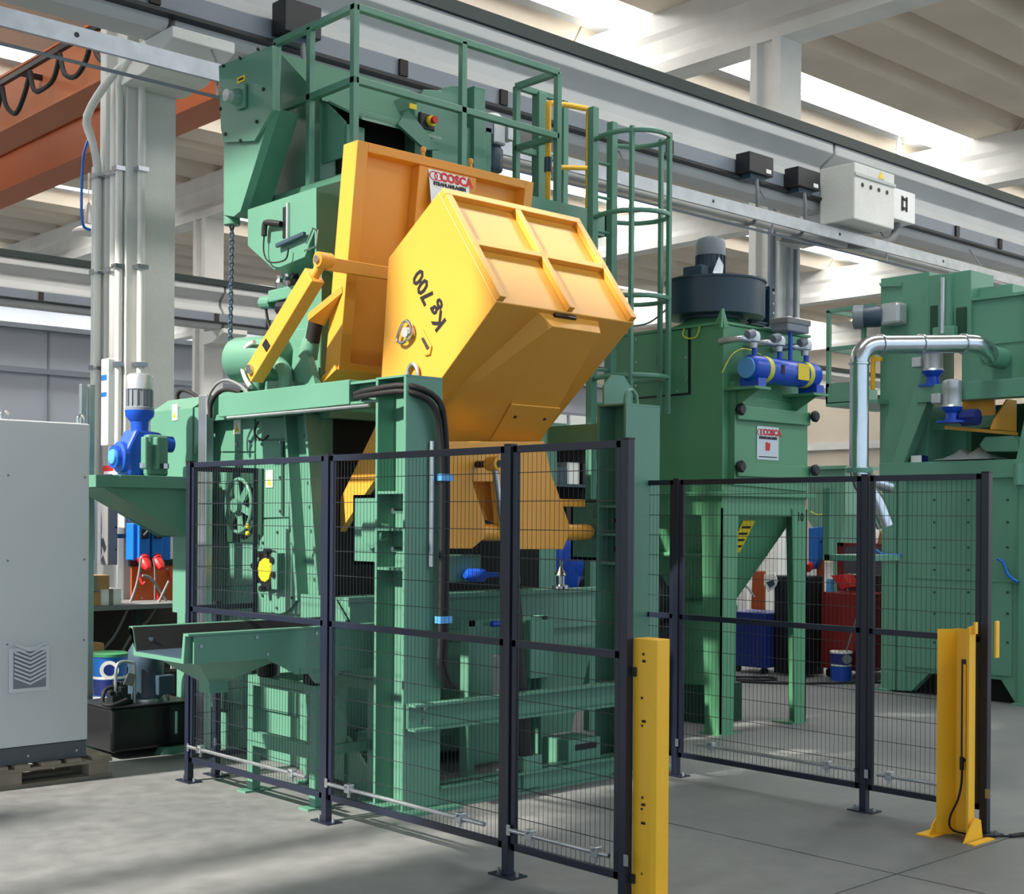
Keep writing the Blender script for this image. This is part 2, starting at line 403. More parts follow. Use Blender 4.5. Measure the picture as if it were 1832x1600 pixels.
# conduits on the left column
def conduit(pts, r, label, m='white_pipe', group='conduits on the left column', nm='conduit_pipe', clips=()):
    t = thing(nm, label, 'pipe', (pts[0][0], pts[0][1], min(p[2] for p in pts)), group)
    obj('pipe', MB().tube(pts, r, 10), m, t, smooth=60)
    for c in clips: obj('pipe_clip', MB().box((c[0]-r*1.5, c[1]-r*1.3, c[2]-.02), (c[0]+r*1.5, c[1]+r*1.5, c[2]+.02)), 'steel', t)
zc = (4.9, 4.0, 3.1)
conduit([(5.88, 11.44, 2.2), (5.88, 11.44, 4), (5.88, 11.44, 5.9), (5.88, 11.40, 6.05), (5.98, 11.2, 6.2), (6.4, 11.0, 6.32), (6.56, 10.9, 6.42), (6.6, 10.85, 6.7)], .035, 'white conduit on the front face of the left column, bending right', clips=[(5.88, 11.44, z) for z in zc])
conduit([(5.72, 11.56, 1.9), (5.72, 11.56, 4), (5.72, 11.56, 5.4), (5.70, 11.52, 5.7), (5.70, 11.3, 5.86), (5.74, 11.1, 5.9)], .035, 'white conduit at the near corner of the left column channel', clips=[(5.72, 11.56, z) for z in zc])
conduit([(5.80, 11.79, 1.9), (5.80, 11.79, 4), (5.80, 11.79, 5.75)], .055, 'thick white downpipe inside the left column channel', clips=[(5.8, 11.79, z) for z in zc])
conduit([(5.71, 11.98, 1.9), (5.71, 11.98, 4), (5.71, 11.98, 4.9), (5.66, 11.98, 5.2), (5.60, 11.98, 5.45), (5.66, 11.6, 5.75), (5.72, 11.3, 5.85)], .038, 'white conduit at the far edge of the left column, swan-necked', clips=[(5.71, 11.98, z) for z in zc])
conduit([(5.70, 12.04, 2.0), (5.70, 12.04, 3.3), (5.70, 12.04, 5.0)], .02, 'thin white tube along the rear edge of the left column')
tag(obj('blue_hose', MB().tube([(5.66, 12.02, 5.3), (5.58, 12.0, 5.1), (5.56, 12.0, 4.75), (5.58, 12.02, 4.45), (5.66, 12.03, 4.4)], .014, 8), 'blue_box'), 'thin blue hose looped on the left column', 'hose')
for dx, lb in ((0.02, 'conduit with clips on the right column, left one of the pair'), (.2, 'conduit with clips on the right column, right one of the pair')):
    conduit([(15.86+dx, 11.44, 2.5), (15.86+dx, 11.44, 4), (15.86+dx, 11.44, 5.6)], .03, lb, 'motor_grey', 'conduits on the right column', clips=[(15.86+dx, 11.44, 4.6)])
conduit([(15.72, 11.62, 2.5), (15.72, 11.62, 5), (15.72, 11.62, 7.2)], .05, 'dark conduit in the channel of the right column', 'motor_grey', 'conduits on the right column')
tag(obj('wall_sign', MB().box((5.70, 11.58, 1.93), (5.715, 11.80, 2.16)), 'white', bev=.002), 'sign board with red border on the left column', 'sign')
sg = bpy.data.objects['wall_sign']
obj('sign_border', MB().box((5.695, 11.57, 2.12), (5.70, 11.81, 2.17)).box((5.695, 11.57, 1.92), (5.70, 11.81, 1.96)).box((5.695, 11.57, 1.96), (5.70, 11.585, 2.12)).box((5.695, 11.795, 1.96), (5.70, 11.81, 2.12)), 'red', sg)
obj('sign_print', MB().box((5.696, 11.62, 2.06), (5.70, 11.78, 2.09)).box((5.696, 11.62, 1.99), (5.70, 11.78, 2.03)), 'blue_dark', sg)
t = box_thing('cable_duct', 'tall white trunking box on the left column', 'trunking', (5.62, 11.56, 2.35), (5.70, 11.70, 3.15), 'white')
obj('duct_sticker', MB().box((5.615, 11.58, 2.95), (5.62, 11.68, 3.0)).box((5.615, 11.58, 2.8), (5.62, 11.68, 2.84)), 'blue_box', t)

# overhead crane
cr = thing('overhead_crane', 'orange overhead bridge crane spanning behind the left column', 'crane', (8, 19, 6.8))
for xa, xb, zt in ((7.12, 7.5, 7.5), (8.42, 8.84, 7.36)):
    g = obj('bridge_girder', MB().box((xa, 12.7, 6.82), (xb, 26.9, zt)), 'crane', cr, bev=.01)
    obj('girder_flange', MB().box((xa-.05, 12.7, zt), (xb+.05, 26.9, zt+.03)), 'crane', g)
    obj('girder_flange', MB().box((xa-.04, 12.7, 6.79), (xb+.04, 26.9, 6.82)), 'crane', g)
for y in (12.7, 26.6): obj('end_carriage', MB().box((6.6, y-.2, 6.98), (9.4, y+.2, 7.4)), 'crane', cr, bev=.02)
obj('festoon_track', MB().box((6.78, 13.2, 7.18), (6.84, 26, 7.24)), 'black', cr)
for y in (13.6, 16.5, 19.5, 22.5, 25.5): obj('track_bracket', MB().box((6.82, y, 7.2), (7.12, y+.06, 7.26)), 'black', cr)
for k in range(14):
    y0 = 13.6+.85*k
    obj('festoon_cable', MB().tube([(6.81, y0, 7.15), (6.80, y0+.14, 6.9), (6.80, y0+.4, 6.72+.06*(k % 3)), (6.80, y0+.7, 6.88), (6.81, y0+.85, 7.15)], .03, 6), 'rubber', cr)
obj('trolley', MB().box((6.9, 20.6, 6.5), (7.1, 21.4, 6.85)), 'motor_grey', cr, bev=.01)

# pendant lamps
def lamp(p, label, r=.26):
    t = thing('pendant_lamp', label, 'lamp', p, 'high bay lamps')
    p = Vector(p)
    obj('lamp_shade', MB().lathe(p, (0, 0, 1), [(0, r), (.04, r), (.09, r*.7), (.13, .09), (.16, .06)], 20), 'white', t, smooth=40)
    obj('lamp_body', MB().lathe(p+Vector((0, 0, .16)), (0, 0, 1), [(0, .07), (.3, .06), (.36, .03)], 12), 'alu', t, smooth=40)
    obj('lamp_cable', MB().cyl(p+Vector((0, 0, .5)), p+Vector((0, 0, 10.03-p.z)), .012, 6), 'white', t)
lamp(ay(158, 418, 21.5), 'white disc pendant lamp hanging left of the left column')
lamp(ay(1163, 180, 16.5), 'small pendant fitting below the bright girder, top centre', .12)
lamp(ay(1608, 292, 15.5), 'small pendant fitting below the bright girder at right', .12)
# ================================================================== LOADER FRAME (portal that carries the bucket)
def hbeam(x0, x1, y0, y1, z0, z1, tf=.022, tw=.016):
    xm = (x0+x1)/2
    return MB().xy([(x0, y0), (x1, y0), (x1, y0+tf), (xm+tw/2, y0+tf), (xm+tw/2, y1-tf), (x1, y1-tf), (x1, y1), (x0, y1), (x0, y1-tf), (xm-tw/2, y1-tf), (xm-tw/2, y0+tf), (x0, y0+tf)], z0, z1)
lf = thing('loader_frame', 'green steel portal frame that carries the yellow tipping bucket', 'frame', (5.9, 6.3, 0))
for nm, x0, x1, y0, y1, zt in (('L', 4.777, 5.05, 6.081, 6.369, 2.515), ('R', 6.64, 6.985, 6.081, 6.35, 2.47)):
    p = obj('post', hbeam(x0, x1, y0, y1, 0.02, zt), 'green', lf, bev=.003)
    zs = (1.85, 1.635, 1.405) if nm == 'L' else (1.79, 1.60, 1.405)
    for z in zs: obj('stiffener', MB().box((x0+.004, y0+.02, z-.008), ((x0+x1)/2, y1-.02, z+.008)), 'green', p)
    for z in (zs[0]+zs[1])/2, (zs[1]+zs[2])/2:
        obj('pivot_bolt', MB().cyl((x0+.02, (y0+y1)/2, z), ((x0+x1)/2, (y0+y1)/2, z), .016, 8), 'steel', p)
        obj('bolt_washer', MB().cyl(((x0+x1)/2-.02, (y0+y1)/2, z), ((x0+x1)/2, (y0+y1)/2, z), .034, 12), 'green', p)
    obj('base_plate', MB().box((x0-.09, y0-.1, 0), (x1+.09, y1+.1, .02)), 'green', p)
    # bearing box on the inner side of the post
    b = obj('bearing_box', MB().box((x0+.06, y1, 1.42), (x0+.10, y1+.30, 1.84)).box((x0+.06, y1, 1.42), (x1, y1+.30, 1.44)).box((x0+.06, y1, 1.82), (x1, y1+.30, 1.84)).box((x0+.06, y1+.28, 1.42), (x1, y1+.30, 1.84)), 'green', lf)
    obj('bearing', MB().cyl((x0+.02, y1+.06, 1.62), (x0+.08, y1+.06, 1.62), .10, 16), 'green', b)
    obj('cap_plate', MB().box((x0, y0, zt), (x1, y1, zt+.012)), 'green', p)
# top beams back to the cabinet
tb = obj('top_beam', MB().box((4.765, 6.62, 2.385), (5.02, 8.14, 2.535)), 'green', lf, bev=.004)
ch = obj('top_channel', MB().box((4.84, 6.369, 2.385), (4.86, 6.62, 2.52)).box((4.777, 6.369, 2.505), (5.02, 6.62, 2.52)).box((4.777, 6.369, 2.385), (5.02, 6.62, 2.40)), 'green', lf)
bolts([(4.84, 6.43, 2.47), (4.84, 6.52, 2.47), (4.84, 6.43, 2.43)], (-1, 0, 0), .013, .02, ch)
obj('top_beam', MB().box((6.66, 6.35, 2.20), (6.9, 8.3, 2.36)), 'green', lf, bev=.004)
# front cross channel
cb = obj('cross_channel', MB().box((4.79, 6.055, .49), (6.66, 6.075, .635)).box((4.79, 5.99, .62), (6.66, 6.06, .635)).box((4.79, 5.99, .48), (6.66, 6.06, .495)), 'green', lf)
bolts([(4.90, 6.055, .60), (4.90, 6.055, .53)], (0, -1, 0), .014, .015, cb)
obj('base_beam', MB().box((5.05, 6.10, .0), (6.66, 6.12, .13)).box((5.05, 6.05, .118), (6.66, 6.2, .13)).box((5.05, 6.05, .0), (6.66, 6.2, .012)), 'green', lf)
obj('base_beam', MB().box((5.05, 6.9, .25), (6.66, 6.92, .36)).box((5.05, 6.85, .35), (6.66, 6.97, .36)), 'green', lf)
obj('lifting_eye', MB().tube([(6.76+.0, 6.2, 2.47), (6.77, 6.2, 2.55), (6.82, 6.2, 2.59), (6.87, 6.2, 2.55), (6.88, 6.2, 2.47)], .014, 8), 'green', lf)
obj('gusset_plate', MB().prism([(6.70, 6.34, 2.45), (6.98, 6.34, 2.45), (6.98, 6.34, 2.62), (6.90, 6.34, 2.70), (6.78, 6.34, 2.70), (6.70, 6.34, 2.62)], (0, .015, 0)), 'green', lf)
# grey conduit below the top beam and black hoses down the post
tag(obj('conduit_rod', MB().cyl((4.755, 8.0, 2.372), (4.755, 6.40, 2.365), .011, 8), 'galv'), 'slim grey conduit slung below the top beam of portal frame', 'conduit')
hs = thing('hydraulic_hose', 'pair of black hydraulic hoses looping down the front portal post', 'hose', (5.1, 6.05, .7))
for o in (0, .035):
    obj('hose', MB().tube([(4.80, 6.60, 2.425+o*.6), (4.75, 6.40, 2.425+o*.8), (4.80, 6.10, 2.43+o), (4.93+o, 6.03, 2.36+o), (4.99+o, 6.03, 2.2+o), (5.01+o, 6.03, 1.9), (5.01+o, 6.03, 1.5), (5.005+o, 6.03, 1.0), (5.0+o, 6.03, .85), (5.05+o, 6.04, .74), (5.14+o, 6.1, .70), (5.3+o, 6.3, .68)], .019, 10), 'rubber', hs, smooth=60)
for z in (1.94, 1.11): obj('hose_clamp', MB().box((4.985, 6.005, z-.02), (5.075, 6.06, z+.02)), 'blue_light', hs)
tag(obj('sensor_tube', MB().cyl((4.955, 6.06, 2.15), (4.955, 6.06, 1.42), .014, 10), 'galv'), 'thin steel tube fixed to the front portal post', 'tube')

# ================================================================== TIPPING BUCKET
bk = thing('tipping_bucket', 'large yellow tipping loader bucket marked Kg 700, raised over fence', 'bucket', (5.8, 6.4, 1.5))
BX0, BX1 = 5.2, 6.385
A_, F_, G_ = Vector((0, 6.311, 3.686)), Vector((0, 5.78, 2.957)), Vector((0, 6.70, 2.195))
prof_b = [(6.311, 3.686), (5.78, 2.957), (6.70, 2.195), (6.885, 2.30), (6.875, 2.61), (6.81, 3.35)]
obj('shell', MB().yz(prof_b, BX0, BX1), 'yellow', bk, bev=.006)
du = (F_-A_).normalized(); nf = Vector((0, -du.z, du.y)); nf = -nf if nf.y > 0 else nf     # normal of the ribbed top face
def rib(p, q, w_=.05, h=.04, nrm=nf, nm='rib'): obj(nm, MB().bar(Vector(p)+nrm*h/2, Vector(q)+nrm*h/2, w_, h, nrm), 'yellow', bk, bev=.003)
L_ = (F_-A_).length
def onA(x, t): v = A_+du*(t*L_); return Vector((x, v.y, v.z))
rib(onA(BX0+.004, .032), onA(BX1-.004, .032)); rib(onA(BX0+.03, .5), onA(BX1-.03, .5), .045)
rib(onA(BX0+.03, .06), onA(BX0+.03, .99)); rib(onA(BX1-.03, .06), onA(BX1-.03, .99)); rib(onA(5.80, .06), onA(5.80, .99), .045)
# hat-shaped chute cover on the underside
dg_ = (G_-F_).normalized(); ng = Vector((0, dg_.z, -dg_.y)); ng = -ng if ng.z > 0 else ng
def onF(x, t, h=0): v = F_+dg_*t+ng*h; return Vector((x, v.y, v.z))
LG = (G_-F_).length
hat = MB(); n0 = [onF(5.56, .03, -.01), onF(6.08, .03, -.01), onF(6.30, LG, -.01), onF(5.22, LG, -.01)]; n1 = [onF(5.62, .04, .10), onF(6.04, .04, .10), onF(6.20, LG, .17), onF(5.77, LG, .17)]
hat.add(n0+n1, [(0,1,2,3), (7,6,5,4), (0,4,5,1), (1,5,6,2), (2,6,7,3), (3,7,4,0)])
hc = obj('chute_cover', hat, 'yellow', bk, bev=.004)
pl = MB(); a = .66
pl.prism([onF(5.705, a, .141), onF(6.135, a, .141), onF(6.20, LG+.02, .172), onF(5.77, LG+.02, .172)], ng*.012)
pl_o = obj('wear_plate', pl, 'yellow', bk, bev=.003)
for x in (5.80, 6.06):
    for t in (.76, 1.06):
        q = onF(x, t, .158+.028*(t-.76)/.3); obj('rivet', MB().cyl(q, q+ng*.006, .012, 8), 'brown_dark', pl_o)
obj('cover_slot', MB().prism([onF(5.68, .012, .003), onF(5.86, .012, .003), onF(5.86, .04, .003), onF(5.68, .04, .003)], ng*.02), 'black', bk)
# carrying arm below the bucket
def armp(pxs, y=6.32, th=.09): return MB().prism([ay(px, py, y) for px, py in pxs], (0, th, 0))
obj('arm_plate', armp([(775, 790), (848, 790), (845, 862), (868, 935), (868, 962), (845, 982), (765, 982)]), 'yellow', bk, bev=.004)
obj('arm_plate', armp([(846, 790), (974, 790), (990, 862), (846, 862)]), 'yellow', bk, bev=.004)
obj('arm_plate', armp([(894, 860), (991, 860), (1022, 948), (1008, 983), (930, 983), (900, 940)]), 'yellow', bk, bev=.004)
obj('arm_web', armp([(838, 855), (900, 855), (900, 938), (872, 930)], 6.50, .05), 'yellow', bk)
c0 = ay(770, 953, 6.40); c1 = ay(1048, 957, 6.40); c1.z = c0.z
obj('torsion_tube', MB().lathe(c0, (1, 0, 0), [(0, .055), (c1.x-c0.x, .055), (c1.x-c0.x+.03, .05), (c1.x-c0.x+.05, .036), (c1.x-c0.x+.06, .012)], 18), 'yellow', bk, smooth=40)
q = ay(993, 905, 6.40); obj('stop_bar', MB().box((q.x, 6.38, q.z-.005), (q.x+.27, 6.46, q.z+.045)), 'yellow', bk, bev=.004)
# left side arm seen in the cabinet opening
obj('side_arm', MB().prism([ax(px, py, 5.25) for px, py in ((700, 690), (668, 770), (598, 915), (608, 952), (668, 862), (730, 850), (730, 690))], (.05, 0, 0)), 'yellow', bk, bev=.004)
# fittings on the left face
lp = ax(715, 597, BX0)
lr = obj('latch_ring', MB().tube([ax(px, py, BX0-.03) for px, py in ((713, 612), (711, 604), (720, 580), (728, 574), (736, 584), (734, 600), (722, 613))], .010, 8, 3, True), 'steel', bk)
obj('latch_knob', MB().cyl(ax(735, 596, BX0), ax(735, 596, BX0)+Vector((-.05, 0, 0)), .032, 14), 'alu', bk)
sp = ax(760, 612, BX0); 
slot = obj('slot_plate', MB().prism([ax(px, py, BX0) for px, py in ((747, 592), (757, 588), (774, 620), (771, 635), (762, 637), (748, 604))], (-.012, 0, 0)), 'yellow', bk, bev=.003)
obj('slot_hole', MB().prism([ax(px, py, BX0-.0125) for px, py in ((754, 606), (758, 604), (768, 622), (764, 626))], (-.004, 0, 0)), 'brown_dark', slot)
le = ax(738, 676, BX0-.02)
obj('lifting_eye', MB().tube([le+Vector((0, .05, -.03)), le+Vector((0, .045, .05)), le+Vector((0, 0, .085)), le+Vector((0, -.045, .05)), le+Vector((0, -.05, -.03))], .013, 8), 'galv', bk)
ta, tb_ = ax(790, 582, BX0), ax(747, 490, BX0)
rt = (tb_-ta).normalized(); up = Vector((-1, 0, 0)).cross(rt)
obj('load_lettering', text_mb('Kg 700', .155, (ta+tb_)/2, rt, up, .003, bold=.004), 'ink', bk)
# hydraulic lifting cylinder
hy = thing('hydraulic_cylinder', 'black hydraulic lifting cylinder with chrome rod below the bucket', 'cylinder', (6.0, 6.2, .1))
e0 = ay(884, 830, 6.16); e1 = ay(912, 1045, 6.16); e2 = ay(938, 1368, 6.16)
obj('rod', MB().cyl(e0, e1, .022, 14), 'steel', hy, smooth=40)
obj('rod_eye', MB().lathe(e0+Vector((0, -.05, 0)), (0, 1, 0), [(0, .045), (.1, .045)], 16), 'yellow', hy, smooth=40)
obj('eye_pin', MB().cyl(e0+Vector((0, -.06, 0)), e0+Vector((0, .16, 0)), .022, 12), 'black', hy)
obj('barrel', MB().cyl(e1, e2, .062, 18), 'black', hy, smooth=40)
obj('gland', MB().cyl(e1, e1+(e1-e2).normalized()*.07, .068, 18), 'motor_dark', hy, smooth=40)
obj('clevis_foot', MB().box((e2.x-.08, 6.08, .02), (e2.x+.08, 6.24, .22)), 'green', hy, bev=.005)
obj('port_block', MB().box((e1.x-.12, 6.12, .62), (e1.x-.05, 6.2, .86)), 'alu', hy, bev=.008)

# ================================================================== CABINET DOOR (yellow lid) and its strut
dr = thing('cabinet_door', 'tall yellow framed steel door panel with maker plate, behind the bucket', 'door', (6.0, 7.4, 2.6))
ZT, ZB = 4.19, 2.69
def DY(z): return 7.2+(ZT-z)/1.5*.2
def dslab(x0, x1, z0, z1, d0, d1):
    return MB().yz([(DY(z1)+d0, z1), (DY(z0)+d0, z0), (DY(z0)+d1, z0), (DY(z1)+d1, z1)], x0, x1)
obj('back_plate', dslab(5.26, 6.83, ZB+.02, ZT-.02, .10, .13), 'yellow', dr)
obj('rim', dslab(5.24, 5.33, ZB, ZT, 0, .16), 'yellow', dr, bev=.004)
obj('rim', dslab(6.76, 6.84, ZB, ZT, 0, .16), 'yellow', dr, bev=.004)
obj('rim', dslab(5.33, 6.76, ZT-.06, ZT, 0, .16), 'yellow', dr, bev=.004)
obj('rim', dslab(5.33, 6.76, ZB, ZB+.05, 0, .16), 'yellow', dr, bev=.004)
obj('centre_bar', dslab(5.78, 6.30, ZB+.05, ZT-.06, .015, .10), 'yellow', dr, bev=.004)
obj('sill_plate', MB().yz([(7.40, 2.69), (7.68, 2.55), (7.70, 2.59), (7.42, 2.73)], 5.22, 6.84), 'yellow', dr, bev=.004)
obj('side_bracket', MB().prism([(5.235, 7.36, 3.20), (5.10, 7.56, 3.02), (5.235, 7.56, 3.0)], (0, 0, .05)), 'yellow', dr)
for px, py in ((757, 275), (842, 298)):
    q = ay(px, py, 7.28); o = obj('lifting_eye', MB().lathe((q.x, 7.28, ZT-.01), (0, 0, 1), [(0, .022), (.03, .022), (.035, .013), (.06, .013), (.065, .02), (.09, .02), (.1, .008)], 10), 'yellow', dr, smooth=40)
arm0 = ay(582, 470, 7.17); arm1 = ay(697, 491, 7.17)
obj('hinge_arm', MB().bar((4.96, 7.17, 3.335), (5.55, 7.17, 3.335), .03, .085), 'yellow', dr, bev=.004)
# maker plate
def maker_plate(parent, o, right, up, w_, h, full=True):
    r = Vector(right); u = Vector(up); n = r.cross(u); o = Vector(o)
    P = obj('maker_plate', MB().prism([o-r*w_/2-u*h/2, o+r*w_/2-u*h/2, o+r*w_/2+u*h/2, o-r*w_/2+u*h/2], n*.006), 'plate', parent)
    q = o+n*.0075
    s = w_/.36
    tx = obj('brand_lettering', text_mb('COSCA', .088*s, q+r*.066*s+u*(h/2-.060*s), r, u, .002, bold=.004*s), 'ink_red', P)
    for k in (-1, 1):
        c = q-r*(.118*s-k*.022*s)+u*(h/2-.060*s)
        obj('logo_ring', MB().tube([c+(r*math.cos(t)*.034+u*math.sin(t)*.030)*s for t in [2*PI*i/16 for i in range(16)]], .0035*s, 6, 1, True), 'ink_red', P)
    obj('lettering', text_mb('STRAHLANLAGEN', .036*s, q+u*(h/2-.115*s), r, u, .002, bold=.002*s), 'ink', P)
    return P, q, s
pq = ay(804, 348, 7.22)
maker_plate(dr, (6.04, 7.213, 3.985), (1, 0, 0), (0, .132, .991), .36, .30)
st = thing('door_strut', 'yellow square hydraulic strut propping the door from the machine top', 'strut', (4.93, 7.9, 2.65))
s0 = Vector((4.93, 7.955, 2.665)); s1 = Vector((4.93, 7.13, 3.345)); dv = (s1-s0).normalized()
tu = obj('square_tube', MB().bar(s0, s1-dv*.13, .10, .125, Vector((0, .64, .77))), 'yellow', st, bev=.006)
obj('rod', MB().cyl(s1-dv*.14, s1-dv*.03, .032, 12), 'yellow', st, smooth=40)
obj('rod_eye', MB().lathe(s1+Vector((-.05, 0, 0)), (1, 0, 0), [(0, .05), (.1, .05)], 18), 'yellow', st, smooth=40)
obj('eye_pin', MB().cyl(s1+Vector((-.065, 0, 0)), s1+Vector((.06, 0, 0)), .024, 12), 'steel', st)
p0 = s0+dv*.06; obj('foot_pin', MB().lathe(p0+Vector((-.075, 0, 0)), (1, 0, 0), [(0, .03), (.02, .034), (.15, .034)], 14), 'steel', st, smooth=40)
obj('name_tag', MB().prism([s0+dv*.27+Vector((-.052, 0, 0))+Vector((0, .02, .02)), s0+dv*.33+Vector((-.052, 0, 0))+Vector((0, .02, .02)), s0+dv*.33+Vector((-.052, -.03, -.03)), s0+dv*.27+Vector((-.052, -.03, -.03))], (-.004, 0, 0)), 'black', st)

# ================================================================== BLAST CABINET
bc = thing('blast_cabinet', 'green shot blasting cabinet behind portal frame and mesh fence', 'machine', (6.1, 8.1, 0))
obj('body', MB().box((5.12, 7.40, .35), (7.3, 9.3, 2.40)), 'green', bc, bev=.006)
obj('foot_skirt', MB().box((5.14, 7.5, 0), (7.25, 9.25, .36)), 'green', bc, bev=.006)
obj('load_opening_shade', MB().box((5.20, 7.385, 1.16), (7.1, 7.42, 2.36)), 'cavity', bc)  # black panel on the body, the interior's shade put into its colour
obj('opening_lintel', MB().box((5.1, 7.30, 2.36), (7.3, 7.42, 2.41)), 'green', bc)
# inclined twin side beams
obj('inclined_beam', MB().yz([(7.655, 2.385), (7.68, 2.385), (7.52, 1.15), (7.495, 1.15)], 4.99, 5.125), 'green', bc, bev=.002)
obj('inclined_beam', MB().yz([(7.415, 2.385), (7.44, 2.385), (7.27, 1.15), (7.245, 1.15)], 4.99, 5.125), 'green', bc, bev=.002)
obj('inclined_plate', MB().yz([(7.44, 2.385), (7.655, 2.385), (7.495, 1.15), (7.27, 1.15)], 5.08, 5.10), 'green', bc)
for t in range(7):
    q = Vector((5.08, 7.535-.021*t, 2.25-.16*t)); obj('bolt', MB().cyl(q, q+Vector((-.015, 0, 0)), .014, 6), 'green_dark', bc)
def sheet(pxs, x=5.12, th=.014, m='green', nm='side_panel'): return obj(nm, MB().prism([ax(px, py, x) for px, py in pxs], (-th, 0, 0)), m, bc, bev=.002)
s1_ = sheet([(398, 748), (458, 748), (458, 808), (398, 808)]); s2_ = sheet([(398, 811), (458, 811), (455, 1085), (398, 1085)])
s3_ = sheet([(462, 748), (514, 748), (518, 785), (462, 787)]); s4_ = sheet([(462, 790), (520, 788), (527, 925), (462, 927)])
s5_ = sheet([(462, 930), (528, 928), (545, 1100), (462, 1095)])
sheet([(505, 790), (509, 790), (509, 922), (505, 922)], 5.105, .012, 'green_dark', 'panel_strip')
for P in ((450, 795), (470, 795), (503, 792), (503, 855), (503, 915), (448, 790), (425, 795)):
    q = ax(*P, 5.106); obj('bolt', MB().cyl(q, q+Vector((-.012, 0, 0)), .012, 8), 'steel', bc)
# round inspection cover with yellow hub
c = ax(500, 1020, 5.10)
rc = obj('round_cover', MB().lathe(c, (-1, 0, 0), [(0, .30), (.015, .30)], 28), 'green', bc)
for i in range(8):
    th = 2*PI*i/8; q = c+Vector((-.015, math.cos(th)*.26, math.sin(th)*.26)); obj('bolt', MB().cyl(q, q+Vector((-.01, 0, 0)), .010, 6), 'green_dark', rc)
c = ax(484, 1020, 5.085)
hb = obj('turbine_hub', MB().lathe(c+Vector((0, -.02, 0)), (-1, 0, 0), [(0, .14), (.03, .14), (.05, .12)], 20), 'black', bc, smooth=40)
obj('hub_cover', MB().lathe(c+Vector((-.05, -.02, 0)), (-1, 0, 0), [(0, .085), (.015, .08)], 10), 'label_yellow', hb)
for i in range(8):
    th = 2*PI*i/8+.2; q = c+Vector((-.03, -.02+math.cos(th)*.13, math.sin(th)*.13)); obj('clamp_knob', MB().cyl(q, q+Vector((-.05, 0, 0)), .022, 8), 'black', hb)
bxp = ax(500, 1020, 5.10); obj('hub_box', MB().box((5.02, bxp.y-.09, bxp.z-.13), (5.10, bxp.y-.02, bxp.z+.12)), 'green', bc, bev=.004)
# blast wheel with fan blades
c = ax(427, 905, 5.05)
bw = obj('blast_wheel', MB().tube([c+Vector((0, math.cos(t)*.17, math.sin(t)*.19)) for t in [2*PI*i/24 for i in range(24)]], .014, 8, 1, True), 'green', bc, smooth=60)
obj('wheel_hub', MB().cyl(c+Vector((.05, 0, 0)), c+Vector((-.04, 0, 0)), .05, 14), 'green', bw)
for i in range(6):
    th = PI/3*i+.3; e = c+Vector((0, math.cos(th)*.165, math.sin(th)*.18)); obj('wheel_blade', MB().bar(c, e, .05, .012, (1, .3, 0)), 'green', bw)
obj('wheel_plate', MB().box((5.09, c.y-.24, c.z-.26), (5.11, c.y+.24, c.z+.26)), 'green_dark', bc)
kb = ax(443, 942, 5.0); obj('yellow_knob', MB().ball(kb, .018), 'label_yellow', bc); obj('yellow_knob', MB().ball(kb+Vector((0, 0, -.05)), .018), 'label_yellow', bc)
# warning labels
for P in ((425, 762), (483, 857)):
    q = ax(*P, 5.105); w_ = obj('warning_label', MB().box((5.10, q.y-.045, q.z-.06), (5.105, q.y+.045, q.z+.06)), 'white', bc)
    obj('warning_triangle', MB().prism([(5.0995, q.y-.03, q.z-.045), (5.0995, q.y+.03, q.z-.045), (5.0995, q.y, q.z+.01)], (-.002, 0, 0)), 'label_yellow', w_)
obj('cable_lead', MB().tube([ax(px, py, 5.05) for px, py in ((462, 755), (455, 770), (458, 780), (470, 788), (480, 780))], .008, 6), 'rubber', bc)
# left annex box, stanchion
an = obj('annex_box', MB().box((4.95, 8.82, 1.95), (5.6, 9.46, 2.50)).add([(4.95, 8.82, 2.50), (5.6, 8.82, 2.50), (5.6, 9.46, 2.50), (4.95, 9.46, 2.50), (5.1, 8.82, 2.60), (5.6, 8.82, 2.60), (5.6, 9.46, 2.60), (5.1, 9.46, 2.60)], [(0,3,2,1), (4,5,6,7), (0,1,5,4), (1,2,6,5), (2,3,7,6), (3,0,4,7)]), 'green', bc, bev=.004)
q = ax(314, 738, 4.95); wl = obj('warning_label', MB().box((4.944, q.y-.04, q.z-.06), (4.95, q.y+.04, q.z+.06)), 'white', bc)
obj('warning_triangle', MB().prism([(4.943, q.y-.025, q.z-.04), (4.943, q.y+.025, q.z-.04), (4.943, q.y, q.z+.005)], (-.002, 0, 0)), 'label_yellow', wl)
obj('annex_gusset', MB().prism([(4.955, 8.80, 2.5), (4.955, 8.60, 2.5), (4.955, 8.80, 2.15)], (.02, 0, 0)), 'green', bc)
obj('annex_leg', MB().box((5.0, 9.0, 0), (5.12, 9.12, 1.95)), 'green', bc, bev=.004)
obj('annex_wall', MB().box((5.10, 8.60, 0.3), (5.5, 9.12, 1.95)), 'green', bc)
# hopper at the foot of the loading side
hp = obj('sump_body', MB().yz([(6.92, .78), (6.92, 1.18), (7.40, 1.18), (7.40, .1), (7.15, .1)], 5.0, 7.22), 'green', bc, bev=.004)
obj('sump_rim', MB().box((4.96, 6.88, 1.17), (7.26, 6.94, 1.20)), 'green', bc)
obj('sump_rim', MB().box((5.0, 6.86, .92), (7.24, 6.93, .96)), 'green', bc)
obj('sump_side', MB().prism([(4.95, 6.90, 1.06), (4.95, 7.05, 1.2), (4.95, 7.4, 1.2), (4.95, 7.4, .05), (4.95, 6.9, .05)], (.02, 0, 0)), 'green', bc)
obj('sump_gusset', MB().prism([(4.97, 6.5, 0), (4.97, 6.9, .33), (4.97, 6.9, 0)], (.02, 0, 0)), 'green', bc)
